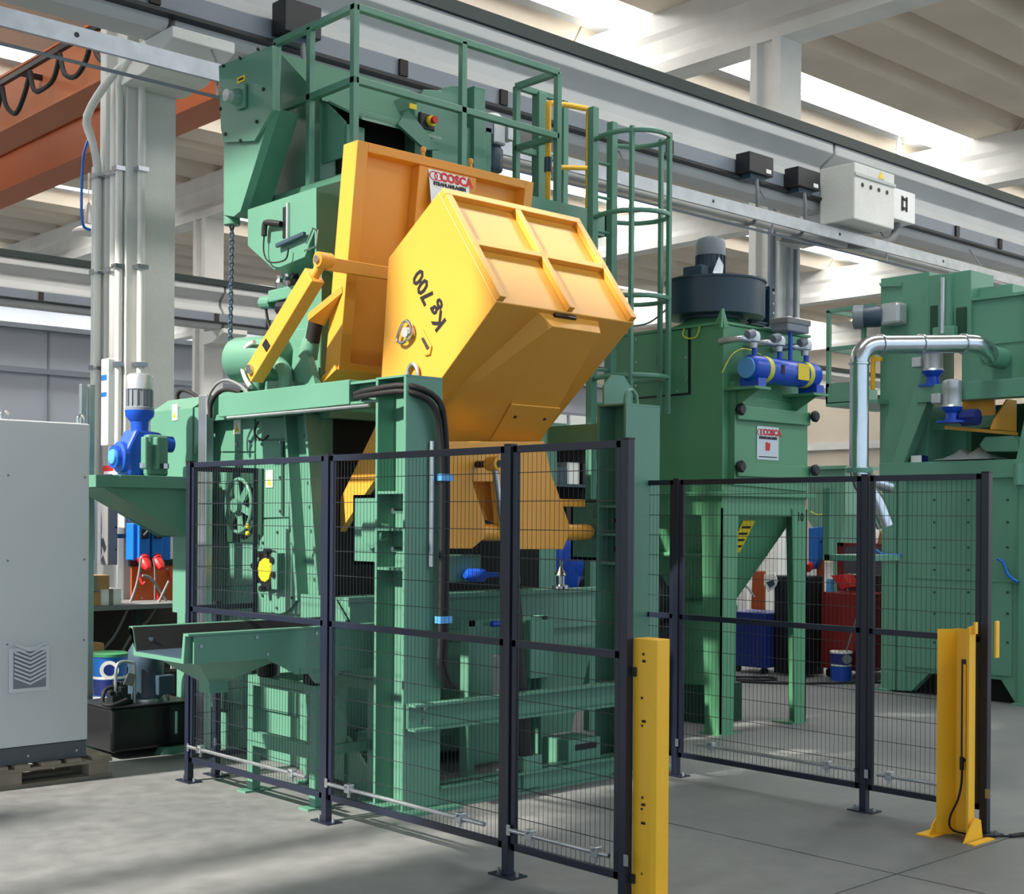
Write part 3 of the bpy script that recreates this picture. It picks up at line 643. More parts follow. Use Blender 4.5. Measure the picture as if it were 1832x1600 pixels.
# frame in front of the sump
for px in (844, 974):
    q = ay(px, 1200, 6.40); obj('frame_upright', MB().box((q.x-.028, 6.40, .02), (q.x+.028, 6.48, 1.06)), 'green', bc, bev=.003)
obj('frame_head', MB().box((5.54, 6.40, 1.02), (6.25, 6.42, 1.06)), 'green', bc)
obj('frame_plate', MB().box((5.6, 6.5, .12), (6.2, 6.53, 1.04)), 'green', bc)
obj('pump_guard', MB().box((6.02, 6.34, .66), (6.24, 6.5, 1.04)), 'green', bc, bev=.004)
q = ay(1000, 1395, 6.30); gd = obj('foot_block', MB().box((6.2, 6.16, .0), (6.50, 6.4, .26)), 'green', bc, bev=.005)
obj('block_slot', MB().box((6.26, 6.157, .19), (6.46, 6.16, .23)), 'black', gd)
q = ay(815, 1030, 6.8); obj('drive_box', MB().box((5.68, 6.80, 1.28), (6.0, 6.9, 1.46)), 'green', bc, bev=.01)
obj('blue_actuator', MB().lathe(ay(832, 1030, 6.75), (1, 0, 0), [(0, .02), (.03, .045), (.16, .045), (.19, .02), (.3, .015)], 14), 'blue', bc, smooth=40)
for px, py, m in ((880, 1117, 'blue'),):
    q = ay(px, py, 6.36); obj('blue_plug', MB().cyl(q, q+Vector((.06, 0, 0)), .02, 10), m, bc)
q = ay(1003, 1045, 6.9); obj('valve_stem', MB().lathe((q.x, 6.9, 1.2), (0, 0, 1), [(0, .06), (.02, .06), (.03, .03), (.09, .03), (.1, .045), (.13, .03), (.16, .012), (.2, .02)], 12), 'steel', bc, smooth=40)
obj('support_leg', MB().box((6.55, 6.95, 0), (6.66, 7.1, .95)), 'green', bc)
obj('red_grip', MB().bar(ay(905, 1050, 6.9), ay(915, 1072, 6.9), .02, .02), 'red', bc)
# roof items: exhaust fan housing and motor below the separator
obj('roof_plate', MB().box((5.02, 7.35, 2.40), (7.35, 9.35, 2.44)), 'green', bc)
obj('guard_plate', MB().prism([ax(px, py, 5.35) for px, py in ((470, 620), (500, 590), (572, 585), (572, 705), (470, 705))], (.6, 0, 0)), 'green', bc, bev=.01)
c = ax(455, 640, 5.15); mo = obj('roof_motor', MB().lathe(c+Vector((-.10, .12, -.02)), (.35, -.94, 0), [(0, .13), (.02, .15), (.05, .16), (.42, .16), (.44, .12)], 18), 'green', bc, smooth=40)
obj('motor_feet', MB().box((5.0, 8.15, 2.44), (5.35, 8.5, 2.6)), 'green', bc)
obj('conduit_elbow', MB().lathe(ax(550, 640, 5.2), (.0, -.35, .94), [(0, .07), (.12, .06), (.14, .05), (.32, .05), (.33, .035)], 14), 'green', bc, smooth=40)
obj('sleeve', MB().lathe(ax(558, 612, 5.2), (.0, -.3, .95), [(0, .052), (.16, .052), (.17, .04)], 14), 'rubber', bc, smooth=40)
q = ax(495, 660, 5.1); obj('pipe_elbow', MB().tube([q+Vector((0, .25, -.15)), q+Vector((0, .2, .0)), q+Vector((0, .05, .05)), q+Vector((0, -.1, -.02)), q+Vector((0, -.12, -.18))], .05, 10), 'green', bc, smooth=60)
obj('roof_bracket', MB().prism([ax(px, py, 5.15) for px, py in ((520, 680), (525, 620), (545, 620), (565, 690))], (.05, 0, 0)), 'green', bc)
va = ax(520, 528, 5.6); vv = obj('dosing_valve', MB().box((5.5, va.y-.2, va.z-.05), (5.7, va.y+.16, va.z+.04)), 'green', bc, bev=.01)
for dy in (-.15, -.05, .06): obj('valve_cylinder', MB().lathe((5.55, va.y+dy, va.z+.04), (0, 0, 1), [(0, .03), (.05, .045), (.08, .03), (.1, .04)], 10), 'steel' if dy > -.1 else 'black', vv)
obj('valve_body', MB().cyl((5.55, va.y-.22, va.z-.12), (5.55, va.y+.05, va.z-.10), .06, 14), 'black', vv)
obj('valve_end', MB().cyl((5.55, va.y+.16, va.z-.04), (5.55, va.y+.30, va.z-.03), .05, 12), 'green', vv)
obj('valve_cable', MB().tube([(5.55, va.y+.26, va.z-.08), (5.55, va.y+.22, va.z-.2), (5.55, va.y+.12, va.z-.3), (5.6, va.y, va.z-.33)], .012, 6), 'rubber', vv)
# loose hoses over the annex
for i, pts in enumerate((((372, 742), (372, 715), (385, 690), (405, 680), (430, 690), (445, 705)), ((376, 748), (378, 722), (392, 702), (410, 697), (432, 702)))):
    tag(obj('loop_cable', MB().tube([ax(px, py, 4.8) for px, py in pts], .016 if i else .010, 8), 'rubber' if i else 'cable_grey', smooth=60), ('thin grey cable arching over the left end of the top beam', 'thick black cable loop at the left end of the top beam')[i], 'cable')
tag(obj('loop_cable', MB().tube([ax(px, py, 5.2) for px, py in ((318, 722), (318, 706), (326, 698), (340, 702), (356, 712), (368, 716))], .016, 8), 'rubber', smooth=60), 'short black cable curling out of the annex box top', 'cable')
tag(obj('motor_conduit', MB().tube([ax(px, py, 5.0) for px, py in ((455, 612), (440, 622), (433, 650), (438, 675), (448, 692))], .016, 8), 'white_pipe', smooth=60), 'pale flexible conduit at the motor on top of the cabinet', 'conduit')
q = ax(368, 800, 4.85); tag(obj('galvanised_post', MB().box((4.82, q.y-.055, .02), (4.88, q.y+.055, 2.56)), 'galv', bev=.005), 'tall galvanised channel post between annex box and cabinet', 'post')

# ================================================================== SEPARATOR with elevator head
sp_ = thing('shot_separator', 'green abrasive separator and elevator head on top of machine', 'machine', (6.2, 8.5, 3.4))
XE = 5.3
eh = [(392, 117), (486, 82), (487, 195), (430, 378), (418, 388), (400, 385), (400, 250)]
obj('elevator_head', MB().prism([ax(px, py, XE+.03) for px, py in eh], (.07, 0, 0)), 'green', sp_, bev=.004)
obj('elevator_casing', MB().prism([ax(px, py, XE+.10) for px, py in ((487, 192), (430, 378), (418, 388), (402, 385), (402, 250), (455, 200))], (.24, 0, 0)), 'green', sp_, bev=.004)
lid = obj('head_cover', MB().prism([ax(px, py, XE) for px, py in ((391, 118), (487, 81), (487, 196), (455, 252), (400, 255), (395, 230))], (.03, 0, 0)), 'green', sp_, bev=.003)
for P in ((401, 118), (431, 104), (463, 88), (472, 160), (460, 218), (404, 240), (431, 252), (395, 195)):
    q = ax(*P, XE); obj('bolt', MB().cyl(q, q+Vector((-.012, 0, 0)), .014, 8), 'black', lid)
bl = ax(432, 176, XE); bb = obj('bearing_flange', MB().box((XE-.03, bl.y-.09, bl.z-.09), (XE, bl.y+.03, bl.z+.09)), 'green', lid, bev=.01)
obj('bearing_cap', MB().lathe(bl+Vector((-.03, 0, 0)), (-1, 0, 0), [(0, .065), (.04, .06), (.05, .05)], 16), 'green', bb, smooth=40)
obj('shaft_end', MB().lathe(bl+Vector((-.06, .01, 0)), (-1, 0, 0), [(0, .045), (.07, .045)], 14), 'alu', bb, smooth=40)
q = ax(432, 142, XE); rl = obj('rotation_label', MB().box((XE-.005, q.y-.055, q.z-.022), (XE, q.y+.055, q.z+.022)), 'label_yellow', lid)
obj('rotation_arrow', MB().box((XE-.007, q.y-.035, q.z-.008), (XE-.005, q.y+.035, q.z+.008)), 'black', rl)
obj('chute_spout', MB().cyl(ax(415, 382, XE+.1), ax(415, 403, XE+.1), .062, 14), 'green', sp_, smooth=40)
# separator body: lean-to roof sloping to the front
bp = [(9.35, 3.95), (9.35, 5.32), (8.99, 5.32), (8.45, 4.87), (8.45, 4.0)]
obj('separator_body', MB().yz(bp, 5.8, 7.05), 'green', sp_, bev=.004)
obj('roof_sheet', MB().yz([(8.99, 5.325), (8.40, 4.835), (8.40, 4.85), (8.99, 5.345)], 5.78, 7.08), 'green', sp_)
# inspection hood
hd = obj('hood_top', MB().prism([(5.83, 8.46, 4.86), (6.75, 8.46, 4.86), (6.66, 8.05, 4.64), (5.90, 8.05, 4.64)], (0, .01, .025)), 'green', sp_)
obj('hood_cheek', MB().prism([(5.83, 8.45, 4.86), (5.83, 8.18, 4.64), (5.83, 8.18, 4.38), (5.83, 8.45, 4.38)], (.02, 0, 0)), 'green', sp_)
obj('hood_cheek', MB().prism([ay(px, py, 8.02) for px, py in ((712, 222), (730, 195), (788, 268), (762, 268))], (0, .03, 0)), 'green', sp_)
obj('hood_front', MB().box((5.84, 8.16, 4.37), (6.0, 8.19, 4.62)), 'green', sp_)
obj('hood_shade_panel', MB().box((5.95, 8.43, 4.22), (6.75, 8.455, 4.84)), 'cavity', sp_)  # black sheet standing in for the shaded hood interior
obj('hood_sill', MB().box((5.78, 8.10, 4.16), (6.95, 8.46, 4.24)), 'green', sp_)
# drive box and motor on the right of the separator
db = [ay(px, py, 8.3) for px, py in ((742, 190), (758, 160), (790, 162), (806, 153), (836, 152), (836, 300), (742, 300))]
obj('drive_housing', MB().prism(db, (0, .8, 0)), 'green', sp_, bev=.004)
obj('drive_guard', MB().box((7.12, 8.2, 4.5), (7.24, 9.0, 5.2)), 'green', sp_, bev=.004)
obj('drive_plate', MB().box((6.72, 8.24, 4.52), (7.34, 8.28, 4.86)), 'green', sp_)
q = ay(738, 191, 8.28); obj('rotation_label', MB().box((q.x-.035, 8.27, q.z-.02), (q.x+.035, 8.28, q.z+.02)), 'label_yellow', sp_)
es = ay(770, 217, 8.22); e_ = obj('stop_box', MB().box((es.x-.10, 8.22, es.z-.07), (es.x+.05, 8.26, es.z+.06)), 'black', sp_, bev=.01)
obj('stop_collar', MB().cyl(es+Vector((0, 0, 0)), es+Vector((0, -.025, 0)), .042, 14), 'label_yellow', e_)
obj('stop_button', MB().lathe(es+Vector((0, -.025, 0)), (0, -1, 0), [(0, .02), (.02, .03), (.04, .028)], 12), 'red', e_)
mg = ay(888, 250, 8.35); m_ = obj('gear_unit', MB().box((mg.x-.07, 8.3, mg.z-.05), (mg.x+.07, 8.5, mg.z+.14)), 'alu', sp_, bev=.02)
obj('gear_dome', MB().lathe((mg.x, 8.4, mg.z+.14), (0, 0, 1), [(0, .085), (.05, .085), (.08, .06), (.09, .02)], 14), 'white', m_, smooth=40)
obj('terminal_box', MB().box((mg.x-.19, 8.3, mg.z+.02), (mg.x-.08, 8.42, mg.z+.14)), 'motor_grey', m_, bev=.008)
obj('terminal_box', MB().box((mg.x+.07, 8.28, mg.z+.0), (mg.x+.13, 8.4, mg.z+.14)), 'alu', m_, bev=.008)
obj('drive_motor', MB().lathe((mg.x, 8.4, mg.z-.05), (0, 0, -1), [(0, .07), (.03, .09), (.20, .09), (.21, .085)], 16), 'motor_dark', m_, smooth=40)
obj('motor_bracket', MB().box((mg.x-.16, 8.3, mg.z-.24), (mg.x-.10, 8.5, mg.z+.06)), 'green', sp_)
# lower bin
bn = [(443, 375), (565, 335), (565, 408), (545, 460), (490, 483), (443, 440)]
obj('lower_bin', MB().prism([ax(px, py, XE) for px, py in bn], (1.1, 0, 0)), 'green', sp_, bev=.004)
obj('bin_flap', MB().prism([ay(px, py, 7.74) for px, py in ((566, 336), (640, 315), (640, 520), (566, 470))], (0, .02, 0)), 'green', sp_)
q = ax(511, 398, XE); slt = obj('sight_slot', MB().box((XE-.006, q.y-.03, q.z-.11), (XE, q.y+.03, q.z+.11)), 'black', sp_)
obj('slot_frame', MB().box((XE-.02, q.y-.055, q.z-.13), (XE, q.y-.035, q.z+.13)), 'alu', slt)
q2 = ax(485, 403, XE); obj('level_sensor', MB().tube([(XE-.02, q.y+.03, q.z-.01), (XE-.04, q2.y-.02, q2.z+.01), (XE-.04, q2.y+.02, q2.z+.0), (XE-.04, q2.y+.03, q2.z-.08)], .022, 8), 'rubber', slt)
obj('sensor_cable', MB().tube([(XE-.04, q2.y+.03, q2.z-.08), (XE-.04, q2.y+.03, q2.z-.2), (XE-.04, q2.y-.05, q2.z-.28), (XE-.04, q.y-.06, q.z-.28), (XE-.04, q.y-.10, q.z-.2)], .006, 6), 'rubber', slt)
obj('air_valve', MB().bar(ax(495, 440, XE-.03), ax(545, 418, XE-.03), .03, .03), 'motor_dark', slt, bev=.006)
obj('wire_handle', MB().tube([ax(px, py, XE-.02) for px, py in ((545, 449), (566, 440), (569, 412), (560, 408), (548, 436))], .007, 6, 1), 'steel', sp_)
obj('support_leg', MB().box((5.36, 7.78, 2.42), (5.46, 7.88, 3.6)), 'green', sp_, bev=.003)
obj('support_leg', MB().box((6.2, 8.95, 2.42), (6.3, 9.05, 4.0)), 'green', sp_, bev=.003)
obj('support_leg', MB().box((6.9, 8.95, 2.42), (7.0, 9.05, 4.0)), 'green', sp_, bev=.003)
obj('support_leg', MB().box((6.9, 7.78, 2.42), (7.0, 7.88, 4.1)), 'green', sp_, bev=.003)
obj('feed_chute', MB().yz([(7.8, 3.5), (8.6, 3.6), (8.3, 2.44), (7.9, 2.44)], 5.55, 6.4), 'green', sp_)
# hoist chain
hc_ = thing('hanging_chain', 'dark steel chain hanging from the elevator head spout', 'chain', ax(413, 660, XE+.1))
ct_, cb_ = ax(415, 403, XE+.1), ax(411, 668, XE+.1)
nl = 40
lk0 = None
for i in range(nl):
    p = ct_.lerp(cb_, (i+.5)/nl)
    if i < 2:
        u_ = Vector((0, 1, 0)) if i % 2 else Vector((.7, -.7, 0)); h = (ct_.z-cb_.z)/nl*.72; r_ = .014
        o = obj('chain_link', MB().tube([p+u_*r_*math.cos(t)+Vector((0, 0, h))*math.sin(t) for t in [2*PI*k/10 for k in range(10)]], .007, 6, 1, True), 'motor_dark', hc_)
        if i == 0: lk0 = (o, p)
        else: lk1 = (o, p)
    else:
        o, p_ = lk0 if i % 2 == 0 else lk1; copy_part(o, p-p_, hc_)

# ================================================================== SERVICE PLATFORM, RAILINGS, LADDER
pf = thing('service_platform', 'green service platform railings around the separator top', 'platform', (6.7, 8.4, 4.15))
def sq(a, b, w_=.05, nm='rail', m='green', par=None): return obj(nm, MB().bar(a, b, w_, w_), m, par or pf, bev=.004)
XR, YR, XR2, YR2, ZR, ZM, ZF = 5.69, 7.865, 7.735, 8.36, 5.365, 4.84, 4.18
sq((XR, YR-.025, ZR), (XR, 8.90, ZR)); sq((XR, YR-.025, ZM), (XR, 8.90, ZM)); sq((XR, 8.88, ZM), (XR, 8.88, ZR), nm='railing_post')
sq((XR, 8.42, ZF), (XR, 8.42, ZR), nm='railing_post'); sq((XR, YR, ZF), (XR, YR, ZR+.02), nm='railing_post')
sq((XR, YR, ZR), (XR2, YR, ZR)); sq((XR, YR, ZM), (XR2, YR, ZM))
for x in (6.71, XR2): sq((x, YR, ZF), (x, YR, ZR), nm='railing_post')
sq((XR2, YR, ZR), (XR2, YR2, ZR)); sq((XR2, YR, ZM), (XR2, YR2, ZM)); sq((XR2, YR2, ZF), (XR2, YR2, ZR), nm='railing_post')
obj('deck', MB().box((5.66, 7.85, 4.12), (8.3, 9.4, 4.18)), 'green', pf)
obj('toe_board', MB().box((5.66, 7.84, 4.10), (8.3, 7.86, 4.30)), 'green', pf)
obj('toe_board', MB().box((8.28, 7.84, 4.10), (8.3, 9.4, 4.30)), 'green', pf)
# far side railing
sq((XR2, YR2, ZR), (8.2, 8.36, ZR)); sq((XR2, YR2, ZM), (8.2, 8.36, ZM))
for x, w_ in ((8.0, .09), (8.3, .06)): sq((x, 8.36, ZF), (x, 8.36, ZR), w_, 'railing_post')
sq((8.0, 8.37, ZF), (8.6, 9.2, ZF)); sq((7.76, 9.3, ZR-.02), (8.3, 9.3, ZR-.02)); sq((7.76, 9.3, ZM), (8.3, 9.3, ZM)); sq((8.28, 9.3, ZF), (8.28, 9.3, ZR), nm='railing_post')
ld = thing('caged_ladder', 'green vertical ladder with hooped safety cage beside platform', 'ladder', (8.0, 7.5, 0))
LS = .952
for x, y, zt in ((7.83, 7.55, 5.03), (8.055, 7.55, 4.955)): sq((x, y, 0), (x, y, zt), .066, 'stringer', par=ld)
for k in range(16):
    z = .4+.28*k; obj('rung', MB().cyl((7.83, 7.55, z), (8.055, 7.55, z), .014, 8), 'green', ld)
hoop = [(a*LS, b*LS) for a, b in [(8.24, 7.93), (8.18, 7.72), (8.24, 7.50), (8.42, 7.38), (8.62, 7.42), (8.72, 7.6), (8.66, 7.82), (8.48, 7.93)]]
hb0 = None
for z in (4.77, 4.14, 3.47, 2.84):
    if hb0 is None: hb0 = obj('cage_hoop', MB().tube([(x, y, z) for x, y in hoop], .02, 6, 3), 'green', ld, smooth=60); hz = z
    else: copy_part(hb0, (0, 0, z-hz), ld)
for i in (2, 4, 5):
    x, y = hoop[i]; obj('cage_bar', MB().box((x-.016, y-.016, 2.55), (x+.016, y+.016, 4.80)), 'green', ld)
yg = thing('safety_gate', 'yellow self-closing safety gate at the platform ladder opening', 'gate', (8.0, 7.95, 4.2))
ga, gb = (7.86, 8.20), (8.12, 7.93)
pA = lambda z: (ga[0], ga[1], z)
pB = lambda z: (gb[0], gb[1], z)
g1, g2 = ay(981, 250, 8.0), ay(1053, 205, 8.0)
G1 = lambda z: (g1.x, 8.0, z)
G2 = lambda z: (g2.x, 8.0, z)
obj('gate_tube', MB().tube([G1(4.25), G1(4.95), G1(5.12), (g1.x+.04, 8.0, 5.16), (g2.x-.04, 8.0, 5.2), G2(5.17), G2(4.95), G2(4.2)], .024, 10, 2), 'yellow_safety', yg, smooth=60)
obj('gate_bar', MB().cyl(G1(4.62), G2(4.70), .022, 10), 'yellow_safety', yg, smooth=60)
obj('gate_spring', MB().lathe(G1(4.58), (0, 0, 1), [(0, .035), (.12, .035)], 10), 'motor_dark', yg)
# ================================================================== MESH FENCES
def fence_post(x, y, h, label, group):
    t = thing('fence_post', label, 'post', (x, y, 0), group)
    obj('upright', MB().box((x-.022, y-.022, .008), (x+.022, y+.022, h)), 'fence', t, bev=.003)
    obj('base_plate', MB().box((x-.05, y-.085, 0), (x+.05, y+.085, .008)), 'fence', t)
    for dy in (-.065, .065): obj('anchor_bolt', MB().cyl((x, y+dy, .008), (x, y+dy, .03), .008, 6), 'galv', t)
    obj('cap', MB().box((x-.023, y-.023, h), (x+.023, y+.023, h+.008)), 'black', t)
    obj('clip', MB().box((x-.026, y-.04, .20), (x-.022, y-.015, .25)), 'galv', t)
    return t
def fence_panel(p, q, h, label, group, zm=1.11, zb=.145, cut=None, pitch=.03, low=True):
    # panel between plan points p and q
    P = Vector((p[0], p[1], 0)); Q = Vector((q[0], q[1], 0)); L = (Q-P).length; u = (Q-P)/L
    t = thing('mesh_fence', label, 'fence', ((P+Q)/2)[:], group)
    def pt(s, z): v = P+u*s; return (v.x, v.y, z)
    for nm, z in (('top_rail', h-.018), ('middle_rail', zm), ('bottom_rail', zb)):
        obj(nm, MB().bar(pt(0, z), pt(L, z), .024, .034), 'fence', t, bev=.002)
    for s in (.014, L-.014): obj('stile', MB().bar(pt(s, zb-.017), pt(s, h-.002), .024, .028), 'fence', t, bev=.002)
    mb = MB(); n = int((L-.05)/pitch)
    for i in range(n+1):
        s = .03+(L-.06)*i/n
        for z0, z1 in ((zb+.015, zm-.015), (zm+.015, h-.03)):
            if cut and z1 < zm and cut[0] < s < cut[1]: z1 = cut[2]
            mb.cyl(pt(s, z0), pt(s, z1), .0013, 3, caps=False)
    obj('vertical_wires', mb, 'wire', t, kind='stuff')
    zz = [zb+.14*i for i in range(1, 7)]+[zm+.135*i for i in range(1, 7)]
    for z in zz:
        segs = [(.02, L-.02)]
        if cut and z < zm and z > cut[2]-.01: segs = [(.02, cut[0]), (cut[1], L-.02)]
        for a, b in segs:
            if b-a > .02: obj('horizontal_wire', MB().cyl(pt(a, z), pt(b, z), .0021, 5), 'wire', t)
    return t
HA, HB = 2.05, 1.97
XA, XB = 4.34, 6.88
YA = (7.748, 6.215, 4.716, 3.963); YB = (5.83, 4.39, 3.635)
gA = 'black mesh fence in front of the blasting machine'; gB = 'black mesh fence in front of the dust collector'
for y, lb in zip(YA, ('leftmost fence post beside the trough end', 'fence post right of the trough stand', 'fence post in front of the hydraulic cylinder', 'fence end post next to the tall yellow sensor post')): fence_post(XA, y, HA, 'black '+lb, 'front fence posts')
for y, lb in zip(YB, ('fence post right of the green portal post', 'fence post in front of the red cabinet', 'fence end post behind the slotted yellow sensor post')): fence_post(XB, y, HB, 'black '+lb, 'rear fence posts')
fence_panel((XA, YA[0]-.03), (XA, YA[1]+.03), HA, 'black mesh fence panel that the green trough passes through', gA, cut=(.50, 1.29, .84))
fence_panel((XA, YA[1]-.03), (XA, YA[2]+.03), HA, 'black mesh fence panel in front of the portal frame posts', gA)
fence_panel((XA, YA[2]-.03), (XA, YA[3]+.03), HA, 'narrow black mesh fence panel beside the tall yellow sensor post', gA)
fence_panel((XB, YB[0]-.03), (XB, YB[1]+.03), HB, 'black mesh fence panel in front of the dust collector legs', gB, zm=1.06)
fence_panel((XB, YB[1]-.03), (XB, YB[2]+.03), HB, 'narrow black mesh fence panel in front of the right machine wall', gB, zm=1.06)
fence_panel((XA+.03, 7.79), (4.86, 7.79), HA-.02, 'short black mesh return panel beside the cabinet hand wheel', gA)
fence_post(4.58, 7.82, 1.14, 'short black post behind the mesh return panel', 'front fence posts')
fence_panel((XB+.0, YB[0]+.03), (XB, YB[0]+.55), HB, 'black mesh fence panel end behind the green portal post', gB, zm=1.06)
def rod(x, y0, y1, z, label, clamps, group='galvanised tubes along fence foot'):
    t = thing('galvanised_tube', label, 'tube', (x, (y0+y1)/2, z-.02), group)
    obj('tube', MB().cyl((x, y0, z), (x, y1, z), .011, 12), 'galv', t, smooth=40)
    for c in clamps:
        k = obj('clamp', MB().box((x-.018, c-.022, z-.02), (x+.02, c+.022, z+.028)), 'galv', t, bev=.004)
        obj('clamp_bolt', MB().cyl((x-.03, c, z+.015), (x-.018, c, z+.015), .006, 6), 'steel', k)
        obj('clamp_lug', MB().box((x-.006, c-.006, z-.045), (x+.006, c+.006, z-.02)), 'galv', k)
rod(4.30, 7.69, 6.36, .235, 'galvanised tube at the foot of the trough fence panel', (7.53, 6.50))
rod(4.30, 6.14, 4.84, .228, 'galvanised tube at the foot of the middle front fence panel', (5.95, 5.02))
rod(4.30, 4.66, 4.02, .232, 'galvanised tube at the foot of the narrow front fence panel', (4.52, 4.10))
rod(6.84, 5.62, 4.43, .24, 'galvanised tube at the foot of the wide rear fence panel', (5.50, 4.62))
rod(6.84, 4.28, 3.82, .237, 'short galvanised tube at the foot of the narrow rear fence panel', (4.2, 3.86))

# ================================================================== YELLOW SENSOR POSTS
yp = thing('sensor_post', 'tall yellow sensor post at front fence end, cropped by picture edge', 'post', (4.40, 3.88, 0), 'yellow light curtain posts')
obj('column', MB().xy([(4.362, 3.94), (4.362, 3.835), (4.378, 3.818), (4.46, 3.818), (4.46, 3.94)], 0.01, 1.185), 'yellow_safety', yp, bev=.003)
obj('base_plate', MB().box((4.33, 3.74, 0), (4.55, 3.97, .012)), 'yellow_safety', yp)
for z in (1.12, 1.09, .93, .83, .81, .50, .47, .45, .39, .17):
    obj('screw_hole', MB().cyl((4.3615, 3.885+.02*random.uniform(-1, 1), z), (4.360, 3.885, z), .006, 8), 'brown_dark', yp)
for z in (1.04, .14): obj('mounting_bracket', MB().box((4.35, 3.92, z-.02), (4.38, 3.945, z+.02)), 'brown_dark', yp)
obj('cable', MB().tube([(4.46, 3.85, .06), (4.49, 3.80, .05), (4.51, 3.74, .015), (4.53, 3.68, .01)], .008, 6), 'rubber', yp)
y2 = thing('sensor_post', 'slotted yellow sensor post with flared feet at rear fence end', 'post', (6.72, 3.68, 0), 'yellow light curtain posts')
obj('flange', MB().xy([(6.66, 3.80), (6.67, 3.80), (6.77, 3.745), (6.76, 3.74)], .0, 1.118), 'yellow_safety', y2)
obj('web', MB().box((6.76, 3.64, 0), (6.775, 3.75, 1.12)), 'yellow_safety', y2)
obj('flange', MB().xy([(6.775, 3.65), (6.66, 3.625), (6.66, 3.612), (6.775, 3.638)], .0, 1.14), 'yellow_safety', y2)
obj('slot', MB().box((6.754, 3.685, .40), (6.76, 3.71, .955)), 'black', y2)
obj('sensor_bar', MB().box((6.735, 3.672, .42), (6.755, 3.688, .93)), 'yellow_safety', y2)
obj('top_tab', MB().box((6.70, 3.60, 1.10), (6.73, 3.615, 1.165)), 'yellow_safety', y2, bev=.004)
obj('side_plate', MB().box((6.86, 3.565, .965), (6.90, 3.578, 1.165)), 'yellow_safety', y2, bev=.004)
for yy, dx in ((3.80, .05), (3.60, -.05)):
    obj('foot_flare', MB().prism([(6.58, yy, .0), (6.78, yy, 0), (6.76, yy, .10), (6.70, yy, .12), (6.63, yy, .06)], (0, dx*.15, 0)), 'yellow_safety', y2)
    obj('foot_plate', MB().box((6.57, yy-.03, 0), (6.79, yy+.07*(1 if dx > 0 else -1), .008)), 'yellow_safety', y2)
obj('cable', MB().tube([(6.73, 3.69, .42), (6.73, 3.69, .30), (6.71, 3.70, .2), (6.68, 3.73, .10), (6.70, 3.72, .03), (6.78, 3.6, .012), (6.95, 3.45, .01), (7.25, 3.2, .01)], .006, 6), 'rubber', y2)
obj('connector', MB().cyl((6.73, 3.69, .36), (6.73, 3.69, .43), .012, 8), 'black', y2)
tag(obj('floor_cable', MB().tube([(6.9, 3.5, .01), (7.1, 3.42, .01), (7.4, 3.1, .01), (7.9, 2.9, .01)], .011, 6), 'rubber'), 'black cable on the floor right of the slotted yellow post', 'cable')

# ================================================================== VIBRATING TROUGH and stand
tr = thing('vibrating_trough', 'green vibrating discharge trough with black lining poking through the fence', 'trough', (4.4, 6.8, .7))
TX0, TX1, TY0, TY1, TZ0, TZ1 = 3.62, 5.0, 6.50, 7.13, .905, 1.07
obj('trough_sheet', MB().yz([(TY0-.02, TZ1), (TY0-.02, TZ1-.014), (TY0+.012, TZ1-.014), (TY0+.03, TZ0), (TY1-.03, TZ0), (TY1-.012, TZ1-.014), (TY1+.03, TZ1-.014), (TY1+.03, TZ1), (TY1-.01, TZ1), (TY1-.055, TZ0+.024), (TY0+.055, TZ0+.024), (TY0+.035, TZ1)], TX0, TX1), 'green', tr, bev=.002)
obj('lining', MB().yz([(TY1-.012, TZ1-.004), (TY1-.057, TZ0+.026), (TY1-.064, TZ0+.026), (TY1-.020, TZ1-.004)], TX0+.004, TX1), 'rubber', tr)
obj('lining_floor', MB().box((TX0+.01, TY0+.06, TZ0+.0245), (TX1, TY1-.06, TZ0+.030)), 'motor_dark', tr)
obj('near_apron', MB().prism([(3.66, TY0-.012, TZ1-.015), (TX1, TY0-.012, TZ1-.015), (TX1, TY0-.012, .80), (4.32, TY0-.012, .80), (4.12, TY0-.012, .905), (3.66, TY0-.012, .905)], (0, .012, 0)), 'green', tr)
q0 = [(3.72, 6.55, .905), (4.3, 6.55, .905), (4.3, 7.08, .905), (3.72, 7.08, .905)]; q1 = [(3.90, 6.74, .765), (4.03, 6.74, .765), (4.03, 6.87, .765), (3.90, 6.87, .765)]
fn = obj('discharge_funnel', MB().add(q0+q1, [(0,1,2,3), (7,6,5,4), (0,4,5,1), (1,5,6,2), (2,6,7,3), (3,7,4,0)]), 'green', tr)
obj('funnel_neck', MB().box((3.905, 6.745, .70), (4.025, 6.865, .77)), 'green', fn)
bolts([(3.70, TY0-.012, 1.0), (4.05, TY0-.012, 1.03), (4.45, TY0-.012, 1.03), (4.8, TY0-.012, 1.03), (4.12, TY0-.012, .93)], (0, -1, 0), .010, .008, tr, 'galv')
obj('lining_bolt', MB().cyl((3.72, TY1-.03, 1.0), (3.72, TY1-.05, .995), .013, 8), 'steel', tr)
obj('apron_brace', MB().prism([(4.4, TY0-.02, .80), (4.62, TY0-.02, .80), (4.55, TY0-.02, .74), (4.45, TY0-.02, .74)], (0, .02, 0)), 'green', tr)
ts = thing('trough_stand', 'pale green steel stand carrying the trough on rubber buffers', 'stand', (4.7, 6.85, 0))
legs = [(4.5, 7.23), (4.5, 6.55), (4.92, 7.23), (4.92, 6.55)]
for x, y in legs:
    obj('leg', MB().box((x-.03, y-.03, .012), (x+.03, y+.03, .72)), 'green', ts, bev=.003)
    obj('foot_plate', MB().box((x-.09, y-.05, 0), (x+.09, y+.05, .012)), 'green', ts)
obj('top_bar', MB().box((4.47, 6.58, .66), (4.53, 7.20, .72)), 'green', ts, bev=.003); obj('top_bar', MB().box((4.89, 6.58, .66), (4.95, 7.20, .72)), 'green', ts, bev=.003)
